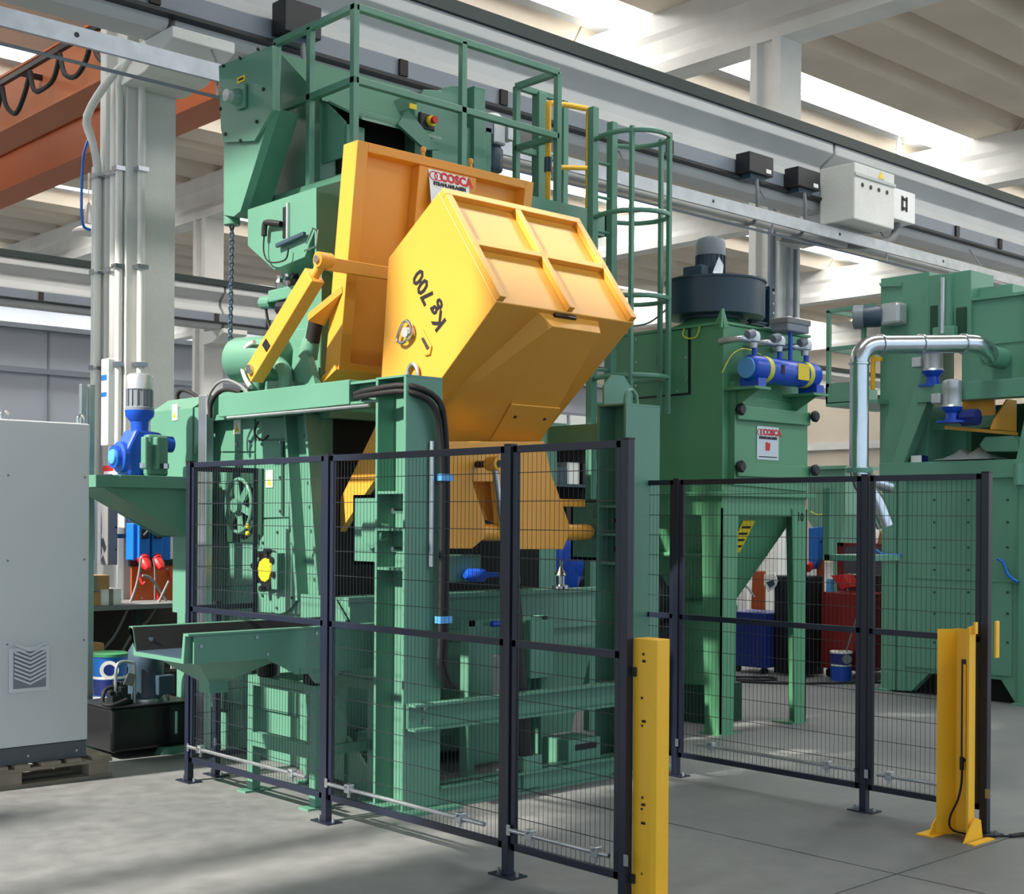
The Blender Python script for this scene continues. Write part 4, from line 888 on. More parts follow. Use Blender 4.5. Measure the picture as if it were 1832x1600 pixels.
obj('middle_bar', MB().box((4.47, 6.58, .285), (4.53, 7.20, .37)), 'green', ts, bev=.003)
obj('side_bar', MB().box((4.53, 7.21, .66), (4.89, 7.25, .72)), 'green', ts); obj('side_bar', MB().box((4.53, 6.53, .30), (4.89, 6.57, .36)), 'green', ts)
for x, y in ((4.52, 7.12), (4.52, 6.62)):
    obj('rubber_buffer', MB().lathe((x, y, .72), (0, 0, 1), [(0, .05), (.01, .058), (.07, .058), (.08, .05)], 16), 'rubber', ts, smooth=40)
    obj('buffer_bolt', MB().cyl((x+.08, y, .72), (x+.08, y, .83), .012, 8), 'galv', ts)

# ================================================================== SHELF with gear unit on the left
sh = thing('gear_shelf', 'dark green cantilever shelf with gussets left of the cabinet', 'shelf', (4.6, 8.9, 1.5))
obj('shelf_plate', MB().xy([(4.28, 8.60), (5.0, 8.60), (5.0, 9.2), (4.16, 9.2), (4.16, 8.72)], 1.90, 1.985), 'green', sh, bev=.003)
for y in (8.66, 9.12): obj('gusset', MB().prism([(4.20, y, 1.90), (5.0, y, 1.90), (5.0, y, 1.55), (4.85, y, 1.55)], (0, .02, 0)), 'green', sh)
obj('shelf_soffit', MB().prism([(4.20, 8.68, 1.895), (4.85, 8.68, 1.56), (4.85, 9.12, 1.56), (4.20, 9.12, 1.895)], (0, 0, .01)), 'green', sh)
obj('wall_plate', MB().box((4.87, 8.62, 1.0), (4.95, 8.95, 1.9)), 'green', sh)
gu = thing('gear_unit', 'blue worm gear unit with vertical grey motor on the left shelf', 'gear motor', (4.5, 8.85, 1.985))
mc = ay(250, 735, 8.85)
mo_ = obj('motor', MB().lathe(mc, (0, 0, 1), [(0, .10), (.02, .10), (.03, .085), (.15, .085), (.151, .09), (.24, .092), (.255, .085), (.26, .07)], 20), 'motor_grey', gu, smooth=35)
obj('fan_cowl', MB().lathe(mc+Vector((0, 0, .15)), (0, 0, 1), [(0, .093), (.085, .095), (.10, .09), (.11, .075)], 20), 'alu', gu, smooth=35)
for i in range(14):
    th = 2*PI*i/14; q = mc+Vector((math.cos(th)*.085, math.sin(th)*.085, .03)); obj('cooling_fin', MB().bar(q, q+Vector((0, 0, .115)), .006, .016, (math.cos(th), math.sin(th), 0)), 'motor_grey', mo_)
obj('adapter', MB().lathe(mc+Vector((0, 0, -.16)), (0, 0, 1), [(0, .06), (.08, .065), (.12, .10), (.16, .105)], 18), 'blue', gu, smooth=35)
gc = ay(248, 808, 8.85)
obj('gear_housing', MB().xz([(gc.x-.10, 1.99), (gc.x+.12, 1.99), (gc.x+.16, 2.14), (gc.x+.15, 2.30), (gc.x-.05, 2.32), (gc.x-.13, 2.16)], 8.78, 8.98), 'blue', gu, bev=.02)
bcn = ax(232, 815, gc.x-.12); 
bf = obj('output_flange', MB().lathe((gc.x-.10, 8.88, 2.12), (-1, 0, 0), [(0, .11), (.04, .11), (.05, .085), (.08, .08)], 20), 'blue', gu, smooth=35)
obj('output_cap', MB().lathe((gc.x-.18, 8.88, 2.12), (-1, 0, 0), [(0, .055), (.015, .05), (.02, .02)], 16), 'blue_light', bf, smooth=35)
obj('cross_housing', MB().cyl((gc.x, 8.78, 2.22), (gc.x+.22, 8.78, 2.22), .06, 14), 'blue', gu, smooth=35)
br = thing('bearing_block', 'green ribbed bearing block beside the blue gear unit', 'bearing block', (4.65, 8.72, 1.985))
b0 = ay(262, 800, 8.70); b1 = ay(300, 800, 8.70)
obj('block', MB().box((b0.x, 8.68, 1.985), (b1.x, 8.76, 2.28)), 'green', br, bev=.02)
for px in (256, 276): q = ay(px, 800, 8.66); obj('block_rib', MB().box((q.x, 8.63, 2.03), (q.x+.028, 8.70, 2.26)), 'green', br, bev=.01)
for px in (262, 300): q = ay(px, 830, 8.62); obj('nut', MB().cyl((q.x, 8.66, 2.04), (q.x, 8.66, 2.075), .028, 6), 'steel', br)

# ================================================================== CONTROL CABINET on pallet
cc = thing('control_cabinet', 'tall light grey electrical control cabinet at the left picture edge', 'cabinet', (3.4, 8.5, .144))
CX0, CX1, CY0, CY1 = 2.75, 3.895, 8.255, 8.75
obj('housing', MB().box((CX0, CY0+.025, .25), (CX1, CY1, 2.30)), 'cabinet', cc, bev=.006)
obj('door', MB().box((CX0, CY0, .255), (CX1-.005, CY0+.022, 2.295)), 'cabinet', cc, bev=.005)
obj('plinth', MB().box((CX0+.01, CY0+.01, .144), (CX1-.008, CY1-.01, .25)), 'cabinet_plinth', cc, bev=.003)
for z in (.9, 1.42, 1.95):
    for x in (3.36, 3.86): obj('screw', MB().cyl((x, CY0, z), (x, CY0-.004, z), .007, 8), 'motor_grey', cc)
for x in (3.5, 3.82): obj('plinth_screw', MB().cyl((x, CY0+.01, .19), (x, CY0+.004, .19), .008, 8), 'galv', cc)
gr = obj('vent_grille', MB().box((3.37, CY0-.012, .595), (3.63, CY0, .875)), 'grille', cc, bev=.006)
obj('vent_recess', MB().box((3.395, CY0-.0135, .62), (3.605, CY0-.012, .85)), 'motor_grey', gr)
for k in range(9):
    z = .66+.026*k-.02
    for sx in (-1, 1):
        obj('vent_slat', MB().prism([(3.5, CY0-.014, z), (3.5+sx*.10, CY0-.014, z+.045), (3.5+sx*.10, CY0-.014, z+.057), (3.5, CY0-.014, z+.012)], (0, -.008, 0)), 'grille', gr)
for x in (3.86, 3.36):
    e_ = obj('lifting_eye', MB().tube([(x-.02, CY0+.06, 2.30), (x-.022, CY0+.06, 2.335), (x, CY0+.06, 2.355), (x+.022, CY0+.06, 2.335), (x+.02, CY0+.06, 2.30)], .008, 8), 'steel', cc)
pa = thing('wooden_pallet', 'worn grey wooden pallet under the control cabinet', 'pallet', (3.4, 8.5, 0))
for x in (2.8, 3.38, 3.96):
    for y in (8.28, 8.55, 8.82): obj('block', MB().box((x-.07, y-.05, .022), (x+.07, y+.05, .10)), 'wood', pa, bev=.004)
for y in (8.28, 8.55, 8.82): obj('bottom_board', MB().box((2.70, y-.05, 0), (4.05, y+.05, .022)), 'wood', pa); obj('stringer_board', MB().box((2.70, y-.05, .10), (4.05, y+.05, .12)), 'wood', pa)
for k in range(8):
    x = 2.72+.17*k; obj('top_board', MB().box((x, 8.22, .12), (x+.10+.03*(k % 2), 8.88, .144)), 'wood', pa, bev=.003)
t = thing('strut_profile', 'pair of galvanised strut profiles standing behind the control cabinet', 'profile', (4.45, 9.5, 0))
for x in (4.40, 4.465): obj('profile', MB().box((x, 9.48, 0), (x+.045, 9.52, 2.68)), 'galv', t, bev=.004)

# ================================================================== HYDRAULIC POWER UNIT
hu = thing('hydraulic_power_unit', 'black hydraulic tank with dark blue upright motor below the trough', 'power unit', (4.6, 9.0, 0))
obj('tank', MB().box((4.30, 8.75, .05), (4.92, 9.25, .355)), 'black_tank', hu, bev=.02)
obj('tank_lid', MB().box((4.29, 8.74, .355), (4.93, 9.26, .37)), 'black', hu, bev=.004)
obj('skid', MB().prism([(4.66, 8.72, 0), (4.98, 8.72, 0), (4.98, 8.72, .05), (4.70, 8.72, .05)], (0, .1, 0)), 'green', hu)
obj('skid', MB().box((4.3, 9.2, 0), (4.98, 9.26, .05)), 'green', hu)
sg_ = obj('sight_glass', MB().box((4.78, 8.738, .14), (4.80, 8.75, .30)), 'steel', hu)
mx_, my_ = 4.66, 8.95
obj('motor', MB().lathe((mx_, my_, .37), (0, 0, 1), [(0, .15), (.02, .15), (.03, .125), (.24, .125), (.25, .13), (.36, .125), (.42, .09), (.43, .08), (.47, .075), (.48, .06)], 22), 'motor_dark', hu, smooth=35)
obj('terminal_box', MB().box((mx_+.01, my_-.17, .42), (mx_+.14, my_-.10, .56)), 'motor_dark', hu, bev=.008)
obj('motor_lettering', text_mb('ABB', .05, (mx_+.03, my_-.132, .70), (1, 0, 0), (0, 0, 1), .003, bold=.002), 'ink_red', hu)
obj('mount_flange', MB().cyl((mx_, my_, .37), (mx_, my_, .395), .17, 22), 'steel', hu, smooth=35)
for i in range(9):
    x = 4.33+.03*(i % 5); y = 8.80+.04*(i//3); obj('valve', MB().box((x, y, .37), (x+.045, y+.05, .44+.03*(i % 4))), 'black', hu, bev=.006)
obj('filler_neck', MB().tube([(4.52, 8.85, .37), (4.52, 8.85, .62), (4.50, 8.85, .66), (4.42, 8.85, .67), (4.38, 8.85, .62), (4.38, 8.85, .4)], .012, 8), 'galv', hu, smooth=60)
obj('rating_plate', MB().prism([(4.40, 8.78, .52), (4.47, 8.78, .50), (4.50, 8.78, .58), (4.44, 8.78, .60)], (0, .004, 0)), 'cable_grey', hu)
obj('tag_plate', MB().box((4.78, 8.80, .60), (4.87, 8.81, .70)), 'white', hu)
hose_pts = ((4.35, 8.85, .5), (4.27, 8.8, .48), (4.25, 8.78, .40), (4.30, 8.73, .39), (4.40, 8.72, .42))
obj('hose', MB().tube(hose_pts, .014, 8), 'rubber', hu, smooth=60)

# ================================================================== LEFT BACKGROUND: paint pail, sockets, bench
st_ = thing('slab_stack', 'low stack of pale boards behind the hydraulic tank', 'boards', (5.0, 9.9, 0))
for z0, z1, m in ((0, .08, 'cabinet_plinth'), (.08, .11, 'white'), (.11, .15, 'black'), (.15, .165, 'white'), (.165, .29, 'concrete')): obj('board', MB().box((4.3, 9.75, z0), (4.98, 10.3, z1)), m, st_, bev=.004)
pb = ay(195, 1262, 9.95)
pt_ = thing('paint_pail', 'blue and white paint pail with round emblem behind the control cabinet', 'pail', (pb.x, 9.95, .29))
obj('pail_body', MB().lathe((pb.x, 9.95, .29), (0, 0, 1), [(0, .125), (.30, .14), (.31, .145)], 24), 'blue_box', pt_, smooth=35)
obj('pail_band', MB().lathe((pb.x, 9.95, .30), (0, 0, 1), [(0, .1265), (.12, .133)], 24), 'blue_dark', pt_, smooth=35)
obj('pail_stripe', MB().lathe((pb.x, 9.95, .425), (0, 0, 1), [(0, .1335), (.02, .1345)], 24), 'white', pt_, smooth=35)
obj('pail_lid', MB().lathe((pb.x, 9.95, .60), (0, 0, 1), [(0, .15), (.02, .15), (.03, .13)], 24), 'green_strap', pt_, smooth=35)
fw = Vector((-pb.x, -9.95, 0)).normalized()
ec = Vector((pb.x, 9.95, .50))+fw*.134
em = obj('emblem_disc', MB().cyl(ec, ec+fw*.006, .072, 20), 'white', pt_); obj('emblem_centre', MB().cyl(ec+fw*.006, ec+fw*.009, .044, 20), 'blue_dark', pt_)

def socket_box(name, label, x0, x1, y, z0, z1, m='blue_box', dpt=.14):
    t = thing(name, label, 'socket box', ((x0+x1)/2, y+dpt/2, z0), 'blue socket boxes on the column')
    obj('case', MB().box((x0, y, z0), (x1, y+dpt, z1)), m, t, bev=.012)
    return t
YS = 11.24
t = socket_box('socket_box', 'blue distribution box under the dark green shelf', 5.72, 6.14, YS, 1.66, 1.90)
t = socket_box('socket_box', 'blue socket box with two black switches and red plugs', 5.70, 6.08, YS-.03, 1.30, 1.64)
for x in (5.74, 5.87):
    obj('socket_module', MB().box((x, YS-.07, 1.32), (x+.11, YS-.03, 1.63)), 'blue_box', t, bev=.01)
    k = obj('rotary_switch', MB().box((x+.015, YS-.085, 1.50), (x+.095, YS-.07, 1.59)), 'black', t, bev=.006)
    obj('switch_lever', MB().bar((x+.035, YS-.09, 1.53), (x+.075, YS-.09, 1.57), .014, .012), 'motor_grey', k)
for i, x in enumerate((5.795, 5.925)):
    t = thing('red_plug', ('red plug in the left socket of the blue box', 'red plug in the right socket of the blue box')[i], 'plug', (x, YS-.12, 1.22), 'red plugs')
    obj('plug_body', MB().lathe((x, YS-.04, 1.32), (0, -.75, -.66), [(0, .045), (.06, .05), (.10, .045), (.14, .025)], 16), 'red', t, smooth=35)
    obj('plug_collar', MB().lathe((x, YS-.04, 1.32), (0, -.75, -.66), [(-.01, .055), (.03, .055)], 16), 'red', t, smooth=35)
t = socket_box('socket_box', 'narrow blue socket tower left of the column trunking', 5.30, 5.48, 11.5, 1.30, 1.84)
obj('meter_window', MB().box((5.33, 11.49, 1.70), (5.45, 11.5, 1.80)), 'blue_light', t); obj('switch', MB().box((5.35, 11.48, 1.50), (5.43, 11.5, 1.60)), 'black', t, bev=.005)
obj('wire_bundle', MB().tube([(5.36, 11.5, 1.3), (5.34, 11.46, 1.2), (5.38, 11.42, 1.08), (5.46, 11.44, 1.0)], .02, 6), 'cable_grey', t)
for zz in (1.66, 1.50): obj('plug_stub', MB().cyl((5.32, 11.48, zz), (5.26, 11.42, zz-.04), .03, 10), 'motor_grey', t)
t = thing('terminal_box', 'slim grey terminal box between the blue socket boxes', 'box', (5.58, 11.4, 1.25), None)
obj('case', MB().box((5.53, 11.36, 1.26), (5.63, 11.5, 1.82)), 'cable_grey', t, bev=.008); obj('mounting_rail', MB().box((5.55, 11.47, 1.5), (5.84, 11.5, 1.54)), 'galv', t)
for z in (1.40, 1.6, 1.75): obj('screw', MB().cyl((5.61, 11.36, z), (5.61, 11.352, z), .008, 8), 'black', t)
op = thing('hook_panel', 'orange steel hook panel below the blue socket box', 'panel', (5.92, YS, .90))
obj('panel', MB().box((5.70, YS-.01, .92), (6.12, YS+.01, 1.25)), 'orange', op, bev=.004)
obj('top_strip', MB().box((5.68, YS-.02, 1.25), (6.14, YS+.02, 1.31)), 'black', op)
for x, z in ((5.77, 1.20), (5.95, 1.0), (6.07, 1.2)): obj('hook', MB().tube([(x, YS-.02, z), (x, YS-.04, z-.06), (x+.01, YS-.07, z-.11), (x+.03, YS-.08, z-.09)], .011, 6), 'red', op)
for x, z in ((5.80, .96), (6.05, 1.22)): obj('screw', MB().cyl((x, YS-.01, z), (x, YS-.016, z), .01, 8), 'galv', op)
bn_ = thing('workbench', 'dark cluttered workbench behind the control cabinet', 'workbench', (5.6, 11.2, 0))
obj('bench_top', MB().box((4.9, 10.7, .90), (6.0, 11.4, .94)), 'cable_grey', bn_)
for x in (5.0, 5.5, 5.95): obj('bench_leg', MB().box((x, 10.75, 0), (x+.06, 10.81, .90)), 'black', bn_)
obj('bench_back', MB().box((4.9, 11.36, 0), (6.3, 11.40, .9)), 'brown_dark', bn_)
obj('bench_shelf', MB().box((4.9, 10.75, .3), (6.0, 11.36, .33)), 'black', bn_)
def carton(name, label, a, b, m='cardboard'):
    t = thing(name, label, 'box', ((a[0]+b[0])/2, (a[1]+b[1])/2, a[2]), 'small boxes on the bench')
    obj('carton_body', MB().box(a, b), m, t, bev=.004); obj('carton_tape', MB().box(((a[0]+b[0])/2-.02, a[1]-.002, a[2]), ((a[0]+b[0])/2+.02, a[1], b[2])), 'wood', t)
carton('cardboard_box', 'brown carton under the grey trunking, tilted look, near left', (4.98, 10.72, 1.08), (5.24, 10.9, 1.20))
carton('cardboard_box', 'open carton on the bench top beside a white one', (4.98, 10.72, .94), (5.16, 10.95, 1.06))
carton('white_carton', 'white carton on the bench top left of the column', (5.17, 10.74, .94), (5.36, 10.95, 1.08), 'white')
carton('cardboard_box', 'brown carton on the lower bench shelf behind the paint pail', (4.95, 10.77, .33), (5.22, 11.0, .62))
def cable(label, pts, r=.012, m='cable_grey'): return tag(obj('power_cable', MB().tube(pts, r, 8), m, smooth=60), label, 'cable')
def pth(Y, *pp): return [ay(px, py, Y) for px, py in pp]
cable('grey cable from the left red plug curving down behind the cabinet', pth(11.05, (252, 1000), (248, 1030), (240, 1060), (222, 1105), (200, 1145), (165, 1180)))
cable('thin cable hanging straight from the right red plug', pth(11.06, (274, 1000), (277, 1020), (277, 1075)), .007)
cable('grey cable crossing the orange panel towards the trough', pth(10.9, (302, 1040), (285, 1075), (265, 1110), (240, 1130), (215, 1170), (185, 1190)))
cable('grey cable looping from the orange panel to a blue connector', pth(10.95, (255, 1030), (270, 1035), (285, 1055), (298, 1075)))
# ================================================================== DUST COLLECTOR
dc = thing('dust_collector', 'green filter dust collector on four legs behind the rear fence', 'dust collector', (8.97, 7.3, 0))
DX0, DX1, DY0, DY1, DZ0, DZ1 = 8.397, 9.54, 6.66, 7.95, 1.93, 3.25
G2 = 'green_dust'
obj('filter_body', MB().box((DX0, DY0, DZ0), (DX1, DY1, DZ1)), G2, dc, bev=.006)
obj('roof_edge', MB().box((DX0-.015, DY0-.015, DZ1), (DX1+.015, DY1+.015, DZ1+.02)), G2, dc)
obj('flange', MB().box((DX0-.05, DY0-.05, 1.895), (DX1+.06, DY1+.05, 1.93)), G2, dc, bev=.003)
# hopper
q0 = [(DX0, DY0, 1.895), (DX1, DY0, 1.895), (DX1, DY1, 1.895), (DX0, DY1, 1.895)]; q1 = [(8.87, 7.12, 1.02), (9.17, 7.12, 1.02), (9.17, 7.5, 1.02), (8.87, 7.5, 1.02)]
hp_ = obj('hopper', MB().add(q0+q1, [(0,1,2,3), (7,6,5,4), (0,4,5,1), (1,5,6,2), (2,6,7,3), (3,7,4,0)]), G2, dc, bev=.003)
obj('hopper_skirt', MB().box((DX0+.01, DY0+.01, 1.74), (DX1-.01, DY1-.01, 1.90)), G2, dc)
obj('hopper_band', MB().box((8.62, 6.93, 1.40), (9.36, 7.62, 1.43)), G2, dc)
obj('waste_bin', MB().lathe((9.02, 7.31, .32), (0, 0, 1), [(0, .24), (.02, .25), (.60, .25), (.62, .26), (.66, .26), (.70, .2)], 20), G2, dc, smooth=35)
obj('bin_base', MB().box((8.8, 7.1, .0), (9.24, 7.52, .32)), 'green_dark', dc)
# tapered angle legs
def leg(x, y, sx, sy, zt=1.80):
    w_ = .21
    a = obj('leg', MB().prism([(x, y, 0), (x+sx*w_*.75, y, 0), (x+sx*w_, y, zt), (x, y, zt)], (0, sy*.012, 0)), G2, dc)
    obj('leg_flange', MB().prism([(x, y, 0), (x, y+sy*w_*.75, 0), (x, y+sy*w_, zt), (x, y, zt)], (sx*.012, 0, 0)), G2, a)
    obj('leg_foot', MB().box((x-.01*sx, y-.01*sy, 0), (x+sx*.2, y+sy*.2, .012)), G2, a)
leg(DX0, DY0, 1, 1); leg(DX1, DY0, -1, 1); leg(DX0, DY1-.05, 1, -1); leg(DX1, DY1, -1, -1)
obj('leg_marking', text_mb('10', .10, (9.44, DY0-.001, 1.73), (1, 0, -.06), (.06, 0, 1), .002, bold=.003), 'ink', dc)
# side panel with handle on the -X face
sp5 = obj('access_panel', MB().prism([ax(px, py, DX0) for px, py in ((1096, 606), (1232, 590), (1232, 703), (1096, 716))], (-.018, 0, 0)), G2, dc, bev=.003)
obj('panel_gap_shade', MB().prism([ax(px, py, DX0) for px, py in ((1090, 604), (1236, 588), (1236, 706), (1090, 719))], (-.008, 0, 0)), 'black', dc)  # black border paints in the dark gap around the access panel
obj('panel_handle', MB().tube([ax(px, py, DX0-.05) for px, py in ((1184, 622), (1177, 634), (1176, 652), (1186, 668))], .009, 8, 1), 'black', sp5)
bolts([ax(px, py, DX0-.018) for px, py in ((1139, 608), (1139, 648), (1139, 690), (1228, 640), (1228, 682), (1185, 702), (1212, 700))], (-1, 0, 0), .010, .008, sp5, 'galv')
obj('earth_strap', MB().tube([ax(px, py, DX0-.03) for px, py in ((1224, 588), (1222, 600), (1232, 606), (1246, 602), (1252, 584))], .006, 6), 'band', dc)
obj('corner_lug', MB().prism([ax(px, py, DX0-.01) for px, py in ((1276, 586), (1290, 552), (1294, 552), (1296, 586))], (.015, 0, 0)), G2, dc)
obj('corner_lug', MB().prism([ay(px, py, DY0-.01) for px, py in ((1290, 586), (1292, 552), (1295, 552), (1305, 586))], (0, .015, 0)), G2, dc)
# front door with clamp bars
dd = obj('filter_door', MB().prism([ay(px, py, DY0) for px, py in ((1310, 706), (1441, 726), (1441, 880), (1310, 868))], (0, -.022, 0)), G2, dc, bev=.004)
obj('door_edge', MB().box((DX0+.075, DY0-.06, 1.98), (DX0+.095, DY0, 2.80)), G2, dc)
for py0, py1 in ((737, 741), (839, 837)):
    a = ay(1316, py0, DY0-.05); b = ay(1446, py1+10, DY0-.05); z = (a.z+b.z)/2
    cb_ = obj('clamp_bar', MB().box((a.x, DY0-.075, z-.055), (b.x, DY0-.022, z+.055)), G2, dc, bev=.006)
    for x in (a.x-.01, b.x+.01):
        k = obj('clamp_knob', MB().lathe((x, DY0-.06, z+.02), (0, -1, 0), [(0, .012), (.03, .012), (.035, .045), (.06, .05), (.075, .035)], 14), 'black', cb_, smooth=35)
P, q, s = maker_plate(dc, (ay(1373, 794, DY0-.024).x, DY0-.023, ay(1373, 794, DY0).z), (1, 0, 0), (0, 0, 1), .29, .27)
obj('plate_mark', MB().prism([q+Vector((-.03, 0, -.06)), q+Vector((.02, 0, -.06)), q+Vector((.03, 0, .0)), q+Vector((-.03, 0, .01))], (0, -.002, 0)), 'ink_red', P)
obj('plate_lines', MB().box((q.x-.12, q.y-.002, q.z-.115), (q.x+.12, q.y, q.z-.108)), 'ink', P)
yl = ay(1342, 612-14, DY0); obj('yellow_label', MB().box((yl.x-.055, DY0-.004, yl.z-.05), (yl.x+.06, DY0, yl.z+.03)), 'label_yellow', dc)
# label on the hopper slope
n_h = (Vector(q0[1])-Vector(q0[0])).cross(Vector(q1[0])-Vector(q0[0])).normalized(); n_h = -n_h if n_h.y > 0 else n_h
def onhop(u_, v_): a = Vector(q0[0]).lerp(Vector(q0[1]), u_); b = Vector(q1[0]).lerp(Vector(q1[1]), u_); return a.lerp(b, v_)+n_h*.004
hl = obj('hopper_label', MB().prism([onhop(.30, .22), onhop(.47, .22), onhop(.40, .52), onhop(.20, .52)], n_h*.003), 'label_yellow', dc)
for k in range(4):
    v_ = .27+.06*k; o_ = -.02*k
    obj('label_line', MB().prism([onhop(.31+o_, v_)+n_h*.003, onhop(.44+o_*.7, v_)+n_h*.003, onhop(.435+o_*.7, v_+.02)+n_h*.003, onhop(.305+o_, v_+.02)+n_h*.003], n_h*.002), 'ink', hl)
# fan
fa = thing('extraction_fan', 'dark blue centrifugal fan with upright motor on the dust collector', 'fan', (8.85, 7.12, 3.25))
fx, fy = 8.82, 7.12
vol = []
for i in range(25):
    th = PI*.25 + 2*PI*i/24*.92; r = .36+.10*i/24; vol.append((fx+math.cos(th)*r, fy+math.sin(th)*r))
obj('base_cone', MB().lathe((fx, fy, 3.27), (0, 0, 1), [(0, .36), (.03, .34), (.07, .24), (.10, .22)], 20), G2, fa, smooth=35)
obj('inlet_flange', MB().cyl((fx, fy, 3.36), (fx, fy, 3.385), .27, 22), 'blower', fa)
obj('volute', MB().xy(vol, 3.385, 3.67), 'blower', fa, smooth=35)
obj('volute_rim', MB().xy([(fx+(x-fx)*1.03, fy+(y-fy)*1.03) for x, y in vol], 3.67, 3.685), 'blower', fa)
ob = obj('outlet_box', MB().box((9.12, 6.98, 3.40), (9.36, 7.52, 3.66)), 'blower', fa)
of_ = obj('outlet_flange', MB().box((9.36, 6.93, 3.36), (9.40, 7.56, 3.70)).box((9.12, 6.94, 3.375), (9.38, 6.985, 3.385)), 'blower', fa)
ofr = obj('outlet_frame', MB().box((9.14, 6.955, 3.37), (9.19, 6.985, 3.69)), 'blower', fa)
obj('outlet_frame', MB().box((9.42, 6.955, 3.37), (9.46, 6.985, 3.69)), 'blower', fa); obj('outlet_frame', MB().box((9.14, 6.955, 3.67), (9.46, 6.985, 3.70)), 'blower', fa); obj('outlet_frame', MB().box((9.14, 6.955, 3.36), (9.46, 6.985, 3.39)), 'blower', fa)
bolts([(9.165, 6.955, z) for z in (3.40, 3.48, 3.56, 3.65)]+[(9.44, 6.955, z) for z in (3.40, 3.48, 3.56, 3.65)], (0, -1, 0), .010, .008, ofr, 'galv')
mo5 = obj('fan_motor', MB().lathe((fx-.02, fy, 3.685), (0, 0, 1), [(0, .15), (.015, .15), (.02, .115), (.22, .115)], 20), 'motor_dark', fa, smooth=35)
for i in range(16):
    th = 2*PI*i/16; qq = Vector((fx-.02+math.cos(th)*.116, fy+math.sin(th)*.116, 3.71)); obj('cooling_fin', MB().bar(qq, qq+Vector((0, 0, .19)), .006, .02, (math.cos(th), math.sin(th), 0)), 'motor_dark', mo5)
obj('fan_cowl', MB().lathe((fx-.02, fy, 3.90), (0, 0, 1), [(0, .125), (.10, .125), (.14, .11), (.155, .07), (.16, .06)], 20), 'motor_grey', fa, smooth=35)
obj('motor_tag', MB().prism([(8.62, 6.95, 3.72), (8.72, 6.93, 3.70), (8.76, 6.95, 3.80), (8.70, 6.95, 3.86)], (0, .006, 0)), 'alu', fa)
obj('motor_terminal', MB().box((8.60, 7.05, 3.70), (8.72, 7.25, 3.80)), 'motor_dark', fa, bev=.008)
tag(obj('fan_cable', MB().tube([ax(px, py, 8.6) for px, py in ((1112, 575), (1130, 583), (1160, 578), (1185, 560), (1198, 548))], .008, 6), 'cable_grey', smooth=60), 'thin grey cable drooping from the fan to the ladder', 'cable')
# compressed air tank
at = thing('air_tank', 'blue compressed air tank with yellow bands on the dust collector', 'air tank', (8.9, 6.47, 2.75))
TYc, TZc = 6.47, 2.895
obj('vessel', MB().lathe((8.44, TYc, TZc), (1, 0, 0), [(0, .06), (.02, .09), (.04, .105), (.88, .105), (.90, .09), (.92, .05)], 24), 'blue', at, smooth=40)
obj('end_cap', MB().lathe((8.445, TYc, TZc), (-1, 0, 0), [(0, .085), (.008, .08)], 20), 'blue_light', at, smooth=35)
for x in (8.62, 9.16): obj('band', MB().lathe((x, TYc, TZc), (1, 0, 0), [(0, .108), (.055, .108)], 24), 'band', at, smooth=35)
obj('yellow_label', MB().box((8.98, TYc-.110, TZc-.06), (9.13, TYc-.104, TZc+.07)), 'label_yellow', at)
obj('brown_label', MB().box((8.76, TYc-.109, TZc-.03), (8.80, TYc-.104, TZc+.04)), 'brown_dark', at)
for x in (8.50, 9.28):
    obj('saddle', MB().box((x-.02, TYc-.09, TZc-.15), (x+.08, TYc+.09, TZc-.08)), 'blue', at)
    obj('shelf_bracket', MB().box((x-.10, TYc-.12, TZc-.17), (x+.10, DY0, TZc-.15)), G2, at)
    obj('bracket_web', MB().prism([(x, DY0, TZc-.17), (x, TYc-.08, TZc-.17), (x, DY0, TZc-.32)], (.012, 0, 0)), G2, at)
for x in (8.55, 8.88, 9.24):
    st5 = obj('riser', MB().cyl((x, TYc, TZc+.09), (x, TYc, TZc+.18), .022, 10), 'blue', at, smooth=35)
    vb = obj('pulse_valve', MB().lathe((x-.02, TYc, TZc+.16), (0, 0, 1), [(0, .03), (.04, .035), (.05, .055), (.09, .06), (.12, .05), (.14, .02)], 12), 'alu', at, smooth=35)
    obj('valve_pipe', MB().tube([(x-.02, TYc, TZc+.23), (x-.10, TYc, TZc+.22), (x-.17, TYc+.02, TZc+.22), (x-.2, DY0, TZc+.21)], .026, 8), 'galv', at, smooth=60)
    obj('solenoid', MB().cyl((x-.12, TYc-.02, TZc+.25), (x-.06, TYc-.03, TZc+.27), .036, 10), 'motor_grey', at, smooth=35)
obj('gauge_pipe', MB().cyl((9.02, TYc, TZc+.09), (9.02, TYc, TZc+.33), .018, 8), 'blue', at)
cbx = obj('controller_box', MB().box((8.90, TYc-.06, TZc+.33), (9.20, TYc+.10, TZc+.41)), 'motor_grey', at, bev=.012)
obj('controller_lid', MB().box((8.89, TYc-.07, TZc+.39), (9.21, TYc+.11, TZc+.44)), 'cable_grey', at, bev=.01)
obj('earth_wire', MB().tube([(8.36, DY0-.02, 2.86), (8.45, DY0-.04, 3.0), (8.55, TYc+.1, 3.06), (8.7, TYc+.05, 3.02)], .006, 6), 'band', at)

